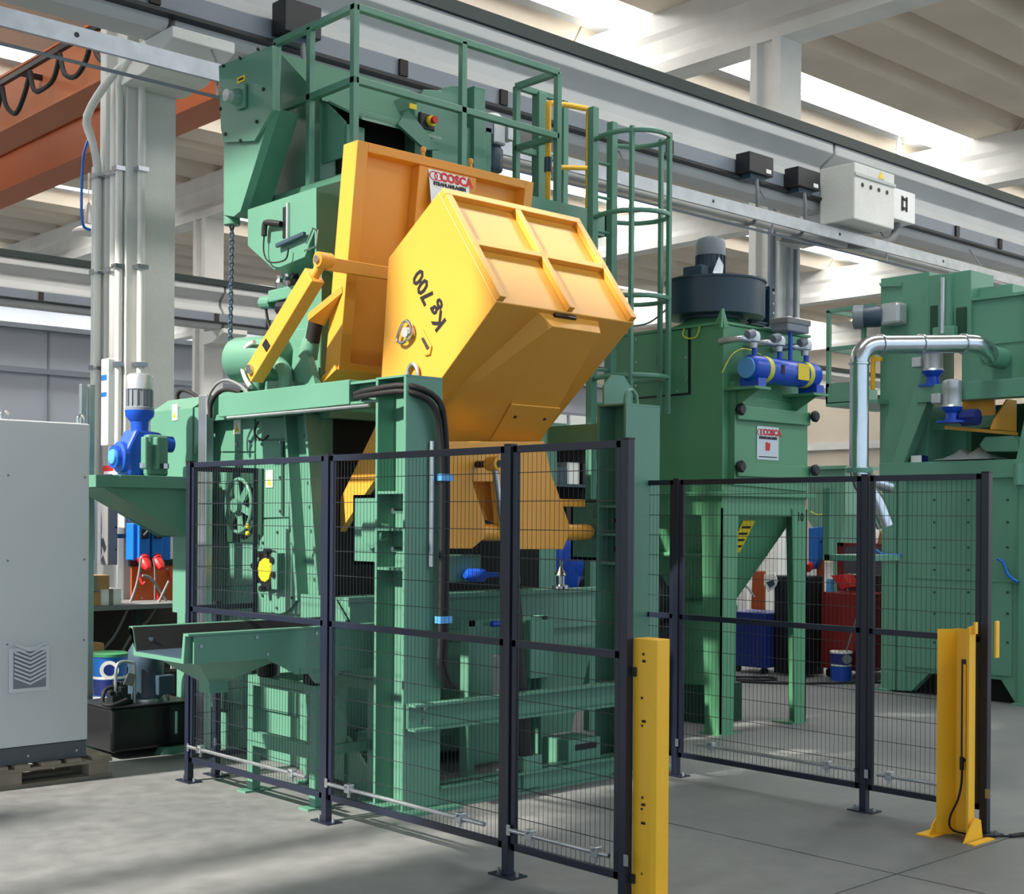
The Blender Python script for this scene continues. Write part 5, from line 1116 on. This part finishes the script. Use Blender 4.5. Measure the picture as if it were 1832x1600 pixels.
# ================================================================== GALVANISED DUCT
du5 = thing('suction_duct', 'shiny galvanised suction duct bending up to the right machine', 'duct', (10.5, 6.78, 1.7))
V0, V1 = Vector((10.5, 6.78, 2.16)), Vector((10.5, 6.78, 3.12))
H0, H1 = Vector((10.68, 6.68, 3.30)), Vector((11.55, 6.35, 3.36)); 
obj('vertical_pipe', MB().cyl(V0, V1, .085, 24), 'duct', du5, smooth=40)
obj('bend', MB().tube([V1, V1+Vector((.005, -.004, .06)), V1+Vector((.04, -.025, .13)), V1+Vector((.10, -.06, .17)), H0], .087, 20, 3), 'duct', du5, smooth=25)
obj('horizontal_pipe', MB().cyl(H0, H1, .085, 24), 'duct', du5, smooth=40)
obj('end_bend', MB().tube([H1, H1+Vector((.12, -.06, 0)), H1+Vector((.26, -.08, -.03)), H1+Vector((.40, -.06, -.08))], .088, 20, 3), 'duct', du5, smooth=25)
dh = (H1-H0).normalized()
for p_, a_ in ((V0+Vector((0, 0, .02)), Vector((0, 0, 1))), (V1, Vector((0, 0, 1))), (H0, dh), (H0+dh*.45, dh), (H1, dh)):
    obj('joint_ring', MB().lathe(p_-a_*.012, a_, [(0, .088), (.004, .098), (.020, .098), (.024, .088)], 24), 'duct', du5, smooth=35)
obj('lower_bend', MB().tube([V0, V0+Vector((.03, -.02, -.12)), V0+Vector((.14, -.08, -.28)), V0+Vector((.22, -.14, -.5))], .085, 20, 3), 'duct', du5, smooth=25)
obj('branch_pipe', MB().tube([V0+Vector((.02, 0, -.06)), V0+Vector((.18, -.05, -.10)), V0+Vector((.35, -.10, -.14))], .06, 16, 3), 'duct', du5, smooth=25)
obj('flange_collar', MB().cyl(V0+Vector((0, 0, -.02)), V0+Vector((0, 0, .02)), .12, 20), 'green_right', du5)
obj('duct_bracket', MB().box((10.3, 6.95, 1.35), (10.36, 7.02, 2.0)), 'green_right', du5)
obj('duct_bracket', MB().box((10.3, 6.6, 1.35), (10.9, 7.0, 1.40)), 'green_right', du5)

# ================================================================== RIGHT MACHINE
rm = thing('blasting_machine', 'second green blasting machine at right with A-frame top', 'machine', (12.7, 6.4, 0))
RX = 11.95
GR = 'green_right'
def rp(pxs, th, x=RX, m=GR, nm='panel', bev=.003): return obj(nm, MB().prism([ax(px, py, x) for px, py in pxs], (th, 0, 0)), m, rm, bev=bev)
wall5 = MB().prism([(RX, 7.43, .02), (RX, 7.43, 2.2), (RX, 5.3, 2.2), (RX, 5.3, .02), (RX, 6.02, .02), (RX, 6.16, .22), (RX, 6.90, .22), (RX, 7.10, .02)], (1.6, 0, 0))
obj('chamber_wall', wall5, GR, rm, bev=.004)
obj('floor_gap_shade', MB().box((RX+.10, 6.02, 0), (RX+.14, 7.1, .24)), 'cavity', rm)  # black sheet gives the shade under the wall by colour
obj('top_cap', MB().box((RX-.03, 5.3, 2.12), (RX+1.6, 7.46, 2.29)), GR, rm, bev=.004)
obj('corner_angle', MB().box((RX-.02, 7.27, .02), (RX, 7.43, 2.12)), GR, rm)
obj('corner_angle', MB().box((RX-.03, 5.88, .02), (RX, 5.98, 2.12)), GR, rm)
obj('panel_rib', MB().box((RX-.025, 7.16, .02), (RX, 7.24, 2.12)), GR, rm)
obj('panel_seam', MB().box((RX-.02, 5.98, 1.14), (RX, 7.18, 1.165)), GR, rm)
obj('lower_panel', MB().box((RX-.014, 6.05, .26), (RX, 7.16, 1.14)), GR, rm, bev=.004)
for y in (7.40, 5.95): obj('foot_lug', MB().box((RX-.06, y-.08, 0), (RX+.1, y+.08, .02)), GR, rm)
src5 = None
for px in (1672, 1733, 1803):
    for py in (895, 935, 980, 1020, 1060, 1098, 1150):
        q = ax(px, py, RX-.014); obj('bolt', MB().cyl(q, q+Vector((-.012, 0, 0)), .012, 6), 'green_dark', rm)
for pts in (((1568, 985), (1575, 990), (1582, 993), (1612, 994)), ((1785, 1000), (1796, 1008), (1804, 1030), (1822, 1042))):
    obj('blue_handle', MB().tube([ax(px, py, RX-.05) for px, py in pts], .016, 8, 2), 'blue_box', rm, smooth=60)
# A-frame and beam
obj('slant_leg', MB().prism([ax(px, py, RX) for px, py in ((1588, 860), (1604, 862), (1658, 722), (1645, 690), (1634, 700))], (.14, 0, 0)), GR, rm, bev=.004)
obj('slant_leg', MB().prism([ax(px, py, RX+.6) for px, py in ((1625, 838), (1640, 838), (1662, 722), (1650, 722))], (.14, 0, 0)), GR, rm)
obj('slant_leg', MB().prism([ax(px, py, RX) for px, py in ((1815, 838), (1840, 838), (1850, 722), (1838, 722))], (.14, 0, 0)), GR, rm)
obj('head_beam', MB().box((RX-.02, 5.2, 2.875), (RX+.16, 7.05, 3.045)), GR, rm, bev=.004)
obj('inner_post', MB().box((RX+.5, 5.98, 2.29), (RX+.58, 6.06, 3.0)), GR, rm); obj('inner_post', MB().box((RX+.5, 6.8, 2.29), (RX+.6, 6.95, 2.88)), GR, rm)
obj('inner_wall_shade', MB().box((RX+1.0, 5.2, 2.29), (RX+1.05, 7.3, 2.9)), 'green_dark', rm)  # darker green puts the shade inside the opening into the paint
obj('inner_beam', MB().box((RX+.3, 6.3, 2.62), (RX+.4, 7.2, 2.74)), GR, rm)
obj('side_box', MB().prism([ax(px, py, RX+.1) for px, py in ((1762, 782), (1812, 780), (1822, 790), (1822, 808), (1762, 808), (1752, 796))], (.3, 0, 0)), GR, rm, bev=.004)
obj('clamp_cylinder', MB().cyl((RX-.05, 5.97, 2.05), (RX-.05, 5.97, 2.25), .05, 12), GR, rm)
# elevator tower
obj('elevator_leg', MB().box((12.15, 7.05, 2.29), (12.65, 7.60, 4.20)), GR, rm, bev=.004)
obj('elevator_head', MB().prism([ax(px, py, 12.12) for px, py in ((1572, 507), (1612, 505), (1612, 512), (1575, 513))], (.6, 0, 0)), GR, rm)
obj('elevator_side', MB().box((12.15, 6.60, 3.45), (12.6, 7.05, 4.16)), GR, rm, bev=.004)
obj('elevator_recess_shade', MB().box((12.12, 6.92, 3.5), (12.152, 7.02, 3.85)), 'green_dark', rm); obj('elevator_recess_shade', MB().box((12.12, 6.64, 3.5), (12.152, 6.74, 3.80)), 'green_dark', rm)  # flat dark plates, the shade of recesses put into the colour
obj('tension_channel', MB().box((12.06, 6.78, 3.62), (12.16, 6.9, 4.14)), GR, rm, bev=.004)
obj('tension_rod', MB().cyl((12.04, 6.84, 3.55), (12.04, 6.84, 4.1), .022, 10), 'steel', rm, smooth=35)
obj('tension_bearing', MB().box((12.04, 6.72, 3.5), (12.14, 6.95, 3.62)), GR, rm, bev=.01)
obj('elevator_ext', MB().box((12.3, 6.25, 3.55), (12.9, 6.62, 4.0)), GR, rm)
# separator with window frames
obj('separator_box', MB().box((12.2, 5.0, 3.05), (13.3, 6.72, 3.86)), GR, rm, bev=.004)
obj('separator_lid', MB().box((12.17, 5.0, 3.86), (13.33, 6.75, 3.89)), GR, rm)
obj('separator_seam', MB().box((12.185, 6.02, 3.42), (12.2, 6.72, 3.44)), GR, rm)
obj('separator_frame', MB().box((12.16, 6.0, 3.0), (12.2, 6.06, 3.88)), GR, rm); obj('separator_frame', MB().box((12.16, 5.2, 3.45), (12.2, 6.0, 3.5)), GR, rm); obj('separator_frame', MB().box((12.16, 5.2, 3.78), (12.2, 6.0, 3.82)), GR, rm)
for y in (5.74, 5.88): obj('separator_recess_shade', MB().box((12.19, y-.05, 3.1), (12.202, y+.04, 3.42)), 'green_dark', rm)  # dark plates on the box face imitate shaded recesses by colour
for y0, z0, z1 in ((5.85, 3.52, 3.76), (5.7, 3.52, 3.76)): obj('separator_recess_shade', MB().box((12.19, y0-.05, z0), (12.202, y0+.06, z1)), 'green_dark', rm)
obj('duct_stub', MB().lathe(H1+Vector((.38, -.05, -.08)), (.7, .0, -.02), [(0, .10), (.05, .10), (.3, .10)], 18), GR, rm, smooth=35)
obj('teal_coupling', MB().cyl((12.1, 5.95, 3.08), (12.1, 5.82, 3.08), .035, 10), 'teal', rm)
# side platform with rails
obj('platform_skirt', MB().box((11.95, 7.62, 2.93), (11.98, 8.12, 3.14)), GR, rm); obj('platform_skirt', MB().box((11.95, 8.10, 2.93), (12.9, 8.12, 3.14)), GR, rm); obj('platform_floor', MB().box((11.95, 7.5, 2.90), (12.9, 8.12, 2.94)), GR, rm)
for y in (8.10, 7.68): obj('platform_post', MB().box((11.95, y-.02, 3.1), (11.99, y+.02, 3.90)), GR, rm)
obj('platform_rail', MB().bar((11.97, 7.55, 3.90), (11.97, 8.12, 3.90), .04, .04), GR, rm); obj('platform_rail', MB().bar((11.97, 8.10, 3.90), (12.9, 8.10, 3.90), .04, .04), GR, rm)
obj('platform_rail', MB().bar((11.97, 7.55, 3.50), (11.97, 8.12, 3.50), .04, .04), GR, rm); obj('platform_rail', MB().bar((11.97, 8.10, 3.50), (12.9, 8.10, 3.50), .04, .04), GR, rm)
obj('yellow_gate', MB().tube([(12.05, 7.62, 3.05), (12.05, 7.62, 3.45)], .025, 8, 1), 'yellow_safety', rm); obj('yellow_gate', MB().box((12.03, 7.52, 3.34), (12.07, 7.6, 3.38)), 'yellow_safety', rm)
mq = ax(1560, 568, 12.0); md = Vector((-.45, .89, 0))
obj('elevator_motor', MB().lathe((mq.x, mq.y-.12, mq.z), md, [(0, .09), (.03, .11), (.18, .11), (.19, .12), (.27, .12), (.28, .10)], 18), 'motor_dark', rm, smooth=35)
obj('motor_cowl', MB().lathe(Vector((mq.x, mq.y-.12, mq.z))+md*.18, md, [(0, .122), (.10, .122), (.11, .09)], 18), 'motor_grey', rm, smooth=35)
obj('gear_head', MB().box((mq.x-.06, mq.y-.34, mq.z-.10), (mq.x+.12, mq.y-.12, mq.z+.12)), 'alu', rm, bev=.03)
def gearmotor5(label, px, py, x, s=1.0):
    p = ax(px, py, x); t = thing('gear_motor', label, 'gear motor', p, 'gear motors of the right machine')
    obj('base_flange', MB().lathe(p, (0, 0, 1), [(0, .15*s), (.02, .15*s), (.025, .07*s), (.10*s, .06*s), (.14*s, .10*s), (.16*s, .11*s)], 16), 'blue', t, smooth=35)
    obj('motor', MB().lathe(p+Vector((0, 0, .16*s)), (0, 0, 1), [(0, .11*s), (.02, .095*s), (.17*s, .095*s), (.18*s, .10*s), (.26*s, .095*s), (.28*s, .06*s)], 18), 'alu', t, smooth=35)
    obj('terminal_box', MB().box((p.x-.10*s, p.y+.08*s, p.z+.20*s), (p.x+.05*s, p.y+.18*s, p.z+.30*s)), 'alu', t, bev=.01)
    return t
gearmotor5('grey and blue gear motor standing on the right machine head beam', 1669, 693, 12.05)
gearmotor5('grey and blue gear motor next to the yellow feeder tray', 1703, 757, 11.85, .95)
vf = thing('feeder_tray', 'yellow vibrating feeder tray with blue drive in the right machine', 'feeder', ax(1740, 770, 12.1))
fp = ax(1742, 745, 12.1)
obj('tray_back', MB().prism([ax(px, py, 12.35) for px, py in ((1722, 718), (1778, 714), (1780, 772), (1722, 764))], (.03, 0, 0)), 'yellow', vf)
obj('tray_side', MB().prism([(11.9, 6.26, 2.58), (12.38, 6.26, 2.58), (12.38, 6.26, 2.88), (12.2, 6.26, 2.88), (11.95, 6.26, 2.66)], (0, -.02, 0)), 'yellow', vf)
obj('tray_floor', MB().prism([ax(px, py, 12.0) for px, py in ((1690, 762), (1785, 770), (1785, 776), (1690, 768))], (.4, 0, 0)), 'yellow', vf)
obj('tray_drive', MB().lathe(ax(1722, 748, 11.9), (0, -1, 0), [(0, .08), (.16, .08)], 8), 'blue_dark', vf)
psh = MB(); base = ax(1715, 832, 12.1)
for i in range(9):
    for j in range(5): psh.v.append((12.05+.10*j, 7.0-.08*i-.05, 2.29+.10*math.sin(PI*i/8)*math.sin(PI*j/4)*(1+.5*math.sin(i*2.3+j))+.02))
for i in range(8):
    for j in range(4): a = i*5+j; psh.f.append((a, a+1, a+6, a+5))
tag(obj('plastic_sheet', psh, 'plastic_sheet', smooth=80), 'crumpled translucent plastic sheet on the right machine roof', 'sheet')
t = thing('white_carton', 'small white and blue carton on the right machine roof edge', 'box', ax(1650, 828, 12.1)); p = ax(1650, 828, 12.1)
obj('carton_body', MB().box((12.0, p.y-.05, 2.29), (12.12, p.y+.07, 2.36)), 'white', t, bev=.003); obj('carton_side', MB().box((12.0, p.y-.052, 2.29), (12.12, p.y-.05, 2.36)), 'blue_dark', t)

# ================================================================== WORK AREA BEHIND
sh5 = thing('small_hopper', 'small green hopper between dust collector and right machine', 'hopper', (14.0, 9.2, 0))
hq = [ax(px, py, 13.75) for px, py in ((1445, 838), (1512, 838), (1512, 920), (1498, 1000), (1488, 1000), (1445, 930))]
obj('hopper_shell', MB().prism(hq, (.6, 0, 0)), GR, sh5, bev=.004)
hz_ = max(v.z for v in hq); hy0 = min(v.y for v in hq); hy1 = max(v.y for v in hq)
obj('hopper_rim', MB().box((13.70, hy0-.04, hz_-.02), (14.4, hy1+.04, hz_+.02)), GR, sh5)
for yy in (hy0, hy1-.06): obj('hopper_leg', MB().box((14.30, yy, 0), (14.36, yy+.06, 1.7)), GR, sh5)
obj('earth_strap', MB().tube([ax(px, py, 13.7) for px, py in ((1450, 915), (1465, 922), (1478, 915), (1480, 905))], .008, 6), 'band', sh5)
rc5 = thing('red_cabinet', 'dark red tool cabinet behind the middle rear fence post', 'cabinet', (12.7, 8.2, 0))
obj('cabinet_body', MB().box((12.45, 7.9, .10), (13.0, 8.50, .93)), 'red_cab', rc5, bev=.01)
obj('cabinet_panel', MB().box((12.46, 7.88, .16), (12.99, 7.90, .88)), 'red_cab', rc5, bev=.006)
obj('paper_box', MB().prism([ax(px, py, 12.5) for px, py in ((1486, 1030), (1508, 1028), (1522, 1050), (1505, 1055))], (.2, 0, 0)), 'red', rc5, bev=.004)
obj('bottle', MB().cyl((12.5, 8.42, .93), (12.5, 8.42, 1.07), .04, 10), 'blue_light', rc5)
obj('castor', MB().cyl((12.5, 8.0, .05), (12.55, 8.0, .05), .05, 12), 'black', rc5); obj('castor', MB().cyl((12.5, 8.42, .05), (12.55, 8.42, .05), .05, 12), 'black', rc5)
bh = thing('red_bench', 'red framed workbench with dark steel front behind the red cabinet', 'workbench', (13.3, 8.3, 0))
obj('bench_front', MB().box((12.9, 7.7, 1.12), (12.95, 8.50, 1.42)), 'cabinet_plinth', bh)
obj('bench_top', MB().box((12.9, 7.7, 1.42), (13.6, 8.6, 1.46)), 'red_cab', bh)
obj('bench_post', MB().box((12.9, 8.52, 0), (12.98, 8.60, 1.46)), 'red_cab', bh)
for k, (y, m) in enumerate(((8.0, 'white'), (8.1, 'cardboard'), (8.22, 'white'), (8.35, 'alu'))): obj('bench_clutter', MB().prism([(13.0, y-.05, 1.46), (13.0, y+.05, 1.46), (13.0, y+.02, 1.56+.04*(k % 3)), (13.0, y-.03, 1.53)], (.15, 0, 0)), m, bh)
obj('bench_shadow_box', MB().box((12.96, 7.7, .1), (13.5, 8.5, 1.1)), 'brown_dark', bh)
sb = thing('socket_tower', 'blue socket tower with red plug behind the dust collector leg', 'socket box', (12.6, 8.72, .95))
obj('tower_case', MB().prism([ax(px, py, 12.6) for px, py in ((1446, 945), (1472, 942), (1474, 965), (1466, 970), (1464, 1000), (1456, 1018), (1446, 1020))], (.1, 0, 0)), 'blue_box', sb, bev=.01)
obj('tower_plug', MB().cyl(ax(1450, 1012, 12.58), ax(1450, 1012, 12.58)+Vector((-.08, -.02, -.03)), .045, 12), 'red', sb)
obj('tower_pole', MB().box((12.68, 8.66, 0), (12.74, 8.72, 1.5)), 'orange', sb)
bt = thing('blue_cart', 'dark blue wheeled cart seen through the dust collector legs', 'cart', (12.2, 9.25, 0))
obj('cart_body', MB().box((12.1, 9.0, .07), (12.6, 9.5, .68)), 'blue_dark', bt, bev=.012)
for y in (9.05, 9.42): obj('castor', MB().cyl((12.15, y, .035), (12.2, y, .035), .035, 12), 'black', bt)
obj('cart_handle', MB().tube([(12.12, 9.46, .68), (12.12, 9.46, .85), (12.12, 9.30, .98), (12.12, 9.15, .85)], .012, 6), 'motor_grey', bt)
bn5 = thing('waste_bin', 'black bin with a white cloth and yellow strip behind the dust collector', 'bin', (12.2, 8.7, 0))
obj('bin_body', MB().box((12.24, 8.55, .02), (12.57, 8.98, 1.10)), 'black', bn5, bev=.02)
obj('bin_strip', MB().prism([ax(px, py, 12.25) for px, py in ((1346, 1022), (1366, 1022), (1366, 1092), (1343, 1090))], (.04, 0, 0)), 'orange', bn5, bev=.006)
obj('white_cloth', MB().prism([ax(px, py, 12.2) for px, py in ((1367, 1028), (1385, 1024), (1391, 1040), (1387, 1050), (1374, 1060), (1366, 1046))], (.03, .01, 0)), 'white', bn5, bev=.006)
obj('cloth_print', MB().prism([ax(px, py, 12.195) for px, py in ((1371, 1042), (1384, 1038), (1387, 1046), (1377, 1052))], (-.003, 0, 0)), 'motor_dark', bn5)
pl5 = thing('plastic_pail', 'blue and white plastic pail on the floor by the red cabinet', 'pail', (12.33, 8.16, 0))
obj('pail_body', MB().lathe((12.33, 8.16, 0), (0, 0, 1), [(0, .105), (.165, .112)], 20), 'blue', pl5, smooth=35)
obj('pail_upper', MB().lathe((12.33, 8.16, .165), (0, 0, 1), [(0, .113), (.13, .118)], 20), 'blue_dark', pl5, smooth=35)
obj('pail_stripe', MB().lathe((12.33, 8.16, .160), (0, 0, 1), [(0, .1135), (.018, .1145)], 20), 'white', pl5, smooth=35)
obj('pail_rim', MB().lathe((12.33, 8.16, .295), (0, 0, 1), [(0, .122), (.02, .122)], 20), 'white', pl5, smooth=35)
pe = Vector((12.33, 8.16, .24))+Vector((-.83, -.55, 0))*.118+Vector((.03, -.05, 0)); obj('pail_emblem', MB().cyl(pe, pe+Vector((-.004, -.003, 0)), .05, 16), 'cable_grey', pl5)
obj('stir_stick', MB().bar((12.30, 8.12, .2), (12.36, 7.98, .72), .03, .012), 'motor_grey', pl5)
for i, (pts, lb) in enumerate(((((10.6, 9.3, .012), (11.2, 8.9, .012), (11.6, 8.3, .012), (12.2, 7.9, .012), (12.6, 7.6, .012)), 'black hose across the floor in front of the blue pail'), (((11.4, 9.2, .012), (11.7, 8.95, .012), (11.9, 8.75, .012), (11.75, 8.6, .012), (11.5, 8.75, .012), (11.35, 9.0, .012)), 'black hose coiled on the floor by the blue cart'))):
    tag(obj('floor_hose', MB().tube(pts, .013, 8), 'rubber', smooth=60), lb, 'hose')
# storage rack seen between bucket arm and right portal post
sr = thing('storage_rack', 'cluttered dark storage rack seen beside the bucket arm', 'rack', (10.5, 10.5, 0))
for x in (9.3, 11.3): 
    for y in (10.2, 10.8): obj('rack_post', MB().box((x-.03, y-.03, 0), (x+.03, y+.03, 2.85)), 'brown_dark', sr)
for z in (.4, 1.05, 1.6, 2.05, 2.5): obj('rack_shelf', MB().box((9.3, 10.2, z), (11.3, 10.8, z+.03)), 'motor_dark', sr)
obj('rack_back', MB().box((9.3, 10.8, 0), (11.3, 10.83, 2.5)), 'brown_dark', sr)
cols = ['orange', 'black', 'red_cab', 'motor_dark', 'white', 'black', 'alu', 'brown_dark', 'cabinet_plinth', 'cardboard']
n = 0
cname = {'orange': 'orange', 'black': 'black', 'red_cab': 'dark red', 'motor_dark': 'slate blue', 'white': 'white', 'alu': 'silver', 'brown_dark': 'dark brown', 'cabinet_plinth': 'grey', 'cardboard': 'cardboard'}
ordn = ['first', 'second', 'third', 'fourth', 'fifth', 'sixth', 'seventh', 'eighth', 'ninth', 'tenth', 'eleventh']
for z, sname in ((.43, 'lowest'), (1.08, 'second'), (1.63, 'third'), (2.08, 'fourth')):
    x = 9.36; pos_n = 0
    while x < 11.1:
        wd = random.uniform(.14, .34); hh = random.uniform(.15, .34); n += 1
        m_n = cols[n % len(cols)]; pos_n += 1
        tag(obj('stored_box', MB().box((x, 10.24+random.uniform(0, .1), z), (x+wd, 10.7, z+hh)), m_n, bev=.008), '%s parts box, %s from left on the %s storage rack shelf' % (cname[m_n], ordn[pos_n-1], sname), 'box', 'parts boxes on the storage rack')
        x += wd+random.uniform(.02, .08)
wp = thing('wall_poster', 'white board on top of the storage rack beside the bucket arm', 'board', (10.5, 10.4, 2.53))
obj('board_sheet', MB().box((9.9, 10.36, 2.53), (10.36, 10.38, 2.84)), 'white', wp); obj('board_sheet', MB().box((10.42, 10.36, 2.53), (10.95, 10.38, 2.84)), 'white', wp); obj('board_label', MB().box((10.45, 10.352, 2.58), (10.58, 10.36, 2.68)), 'black', wp)
jk = MB()
for i in range(7):
    for j in range(5): jk.v.append((9.55+.10*j, 9.75+.06*math.sin(i*1.3+j*2.1), 1.5-.13*i))
for i in range(6):
    for j in range(4): a = i*5+j; jk.f.append((a, a+1, a+6, a+5))
hk = thing('tarpaulin', 'blue tarpaulin draped beside the right portal post', 'tarpaulin', (9.75, 9.8, .72))
o = obj('sheet', jk, 'blue', hk, smooth=80); sm = o.modifiers.new('solid', 'SOLIDIFY'); sm.thickness = .02
obj('tarpaulin_rail', MB().box((9.5, 9.73, 1.48), (10.0, 9.77, 1.52)), 'motor_dark', hk); obj('tarpaulin_post', MB().box((9.50, 9.80, 0), (9.54, 9.84, 1.5)), 'motor_dark', hk); obj('tarpaulin_post', MB().box((9.96, 9.80, 0), (10.0, 9.84, 1.5)), 'motor_dark', hk)
# dark machine parts between portal post and dust collector
wm = thing('covered_machine', 'dark covered machine parts between portal post and dust collector', 'machine', (9.7, 8.6, 0))
obj('machine_body', MB().prism([(9.85, 8.9, 0), (10.9, 8.9, 0), (10.9, 8.9, 1.25), (10.5, 8.9, 1.38), (9.95, 8.9, 1.1)], (0, .8, 0)), 'black', wm, bev=.02)
cv = MB()
for i in range(7):
    for j in range(7): cv.v.append((9.82+.19*i, 8.86-.05*math.sin(j*1.2+i), 1.42-.12*j+.06*math.sin(i*2.0+j)))
for i in range(6):
    for j in range(6): a = i*7+j; cv.f.append((a, a+1, a+8, a+7))
o = obj('plastic_cover', cv, 'plastic_black' if 'plastic_black' in MATS else 'black_tank', wm, smooth=80); sm = o.modifiers.new('solid', 'SOLIDIFY'); sm.thickness = .01
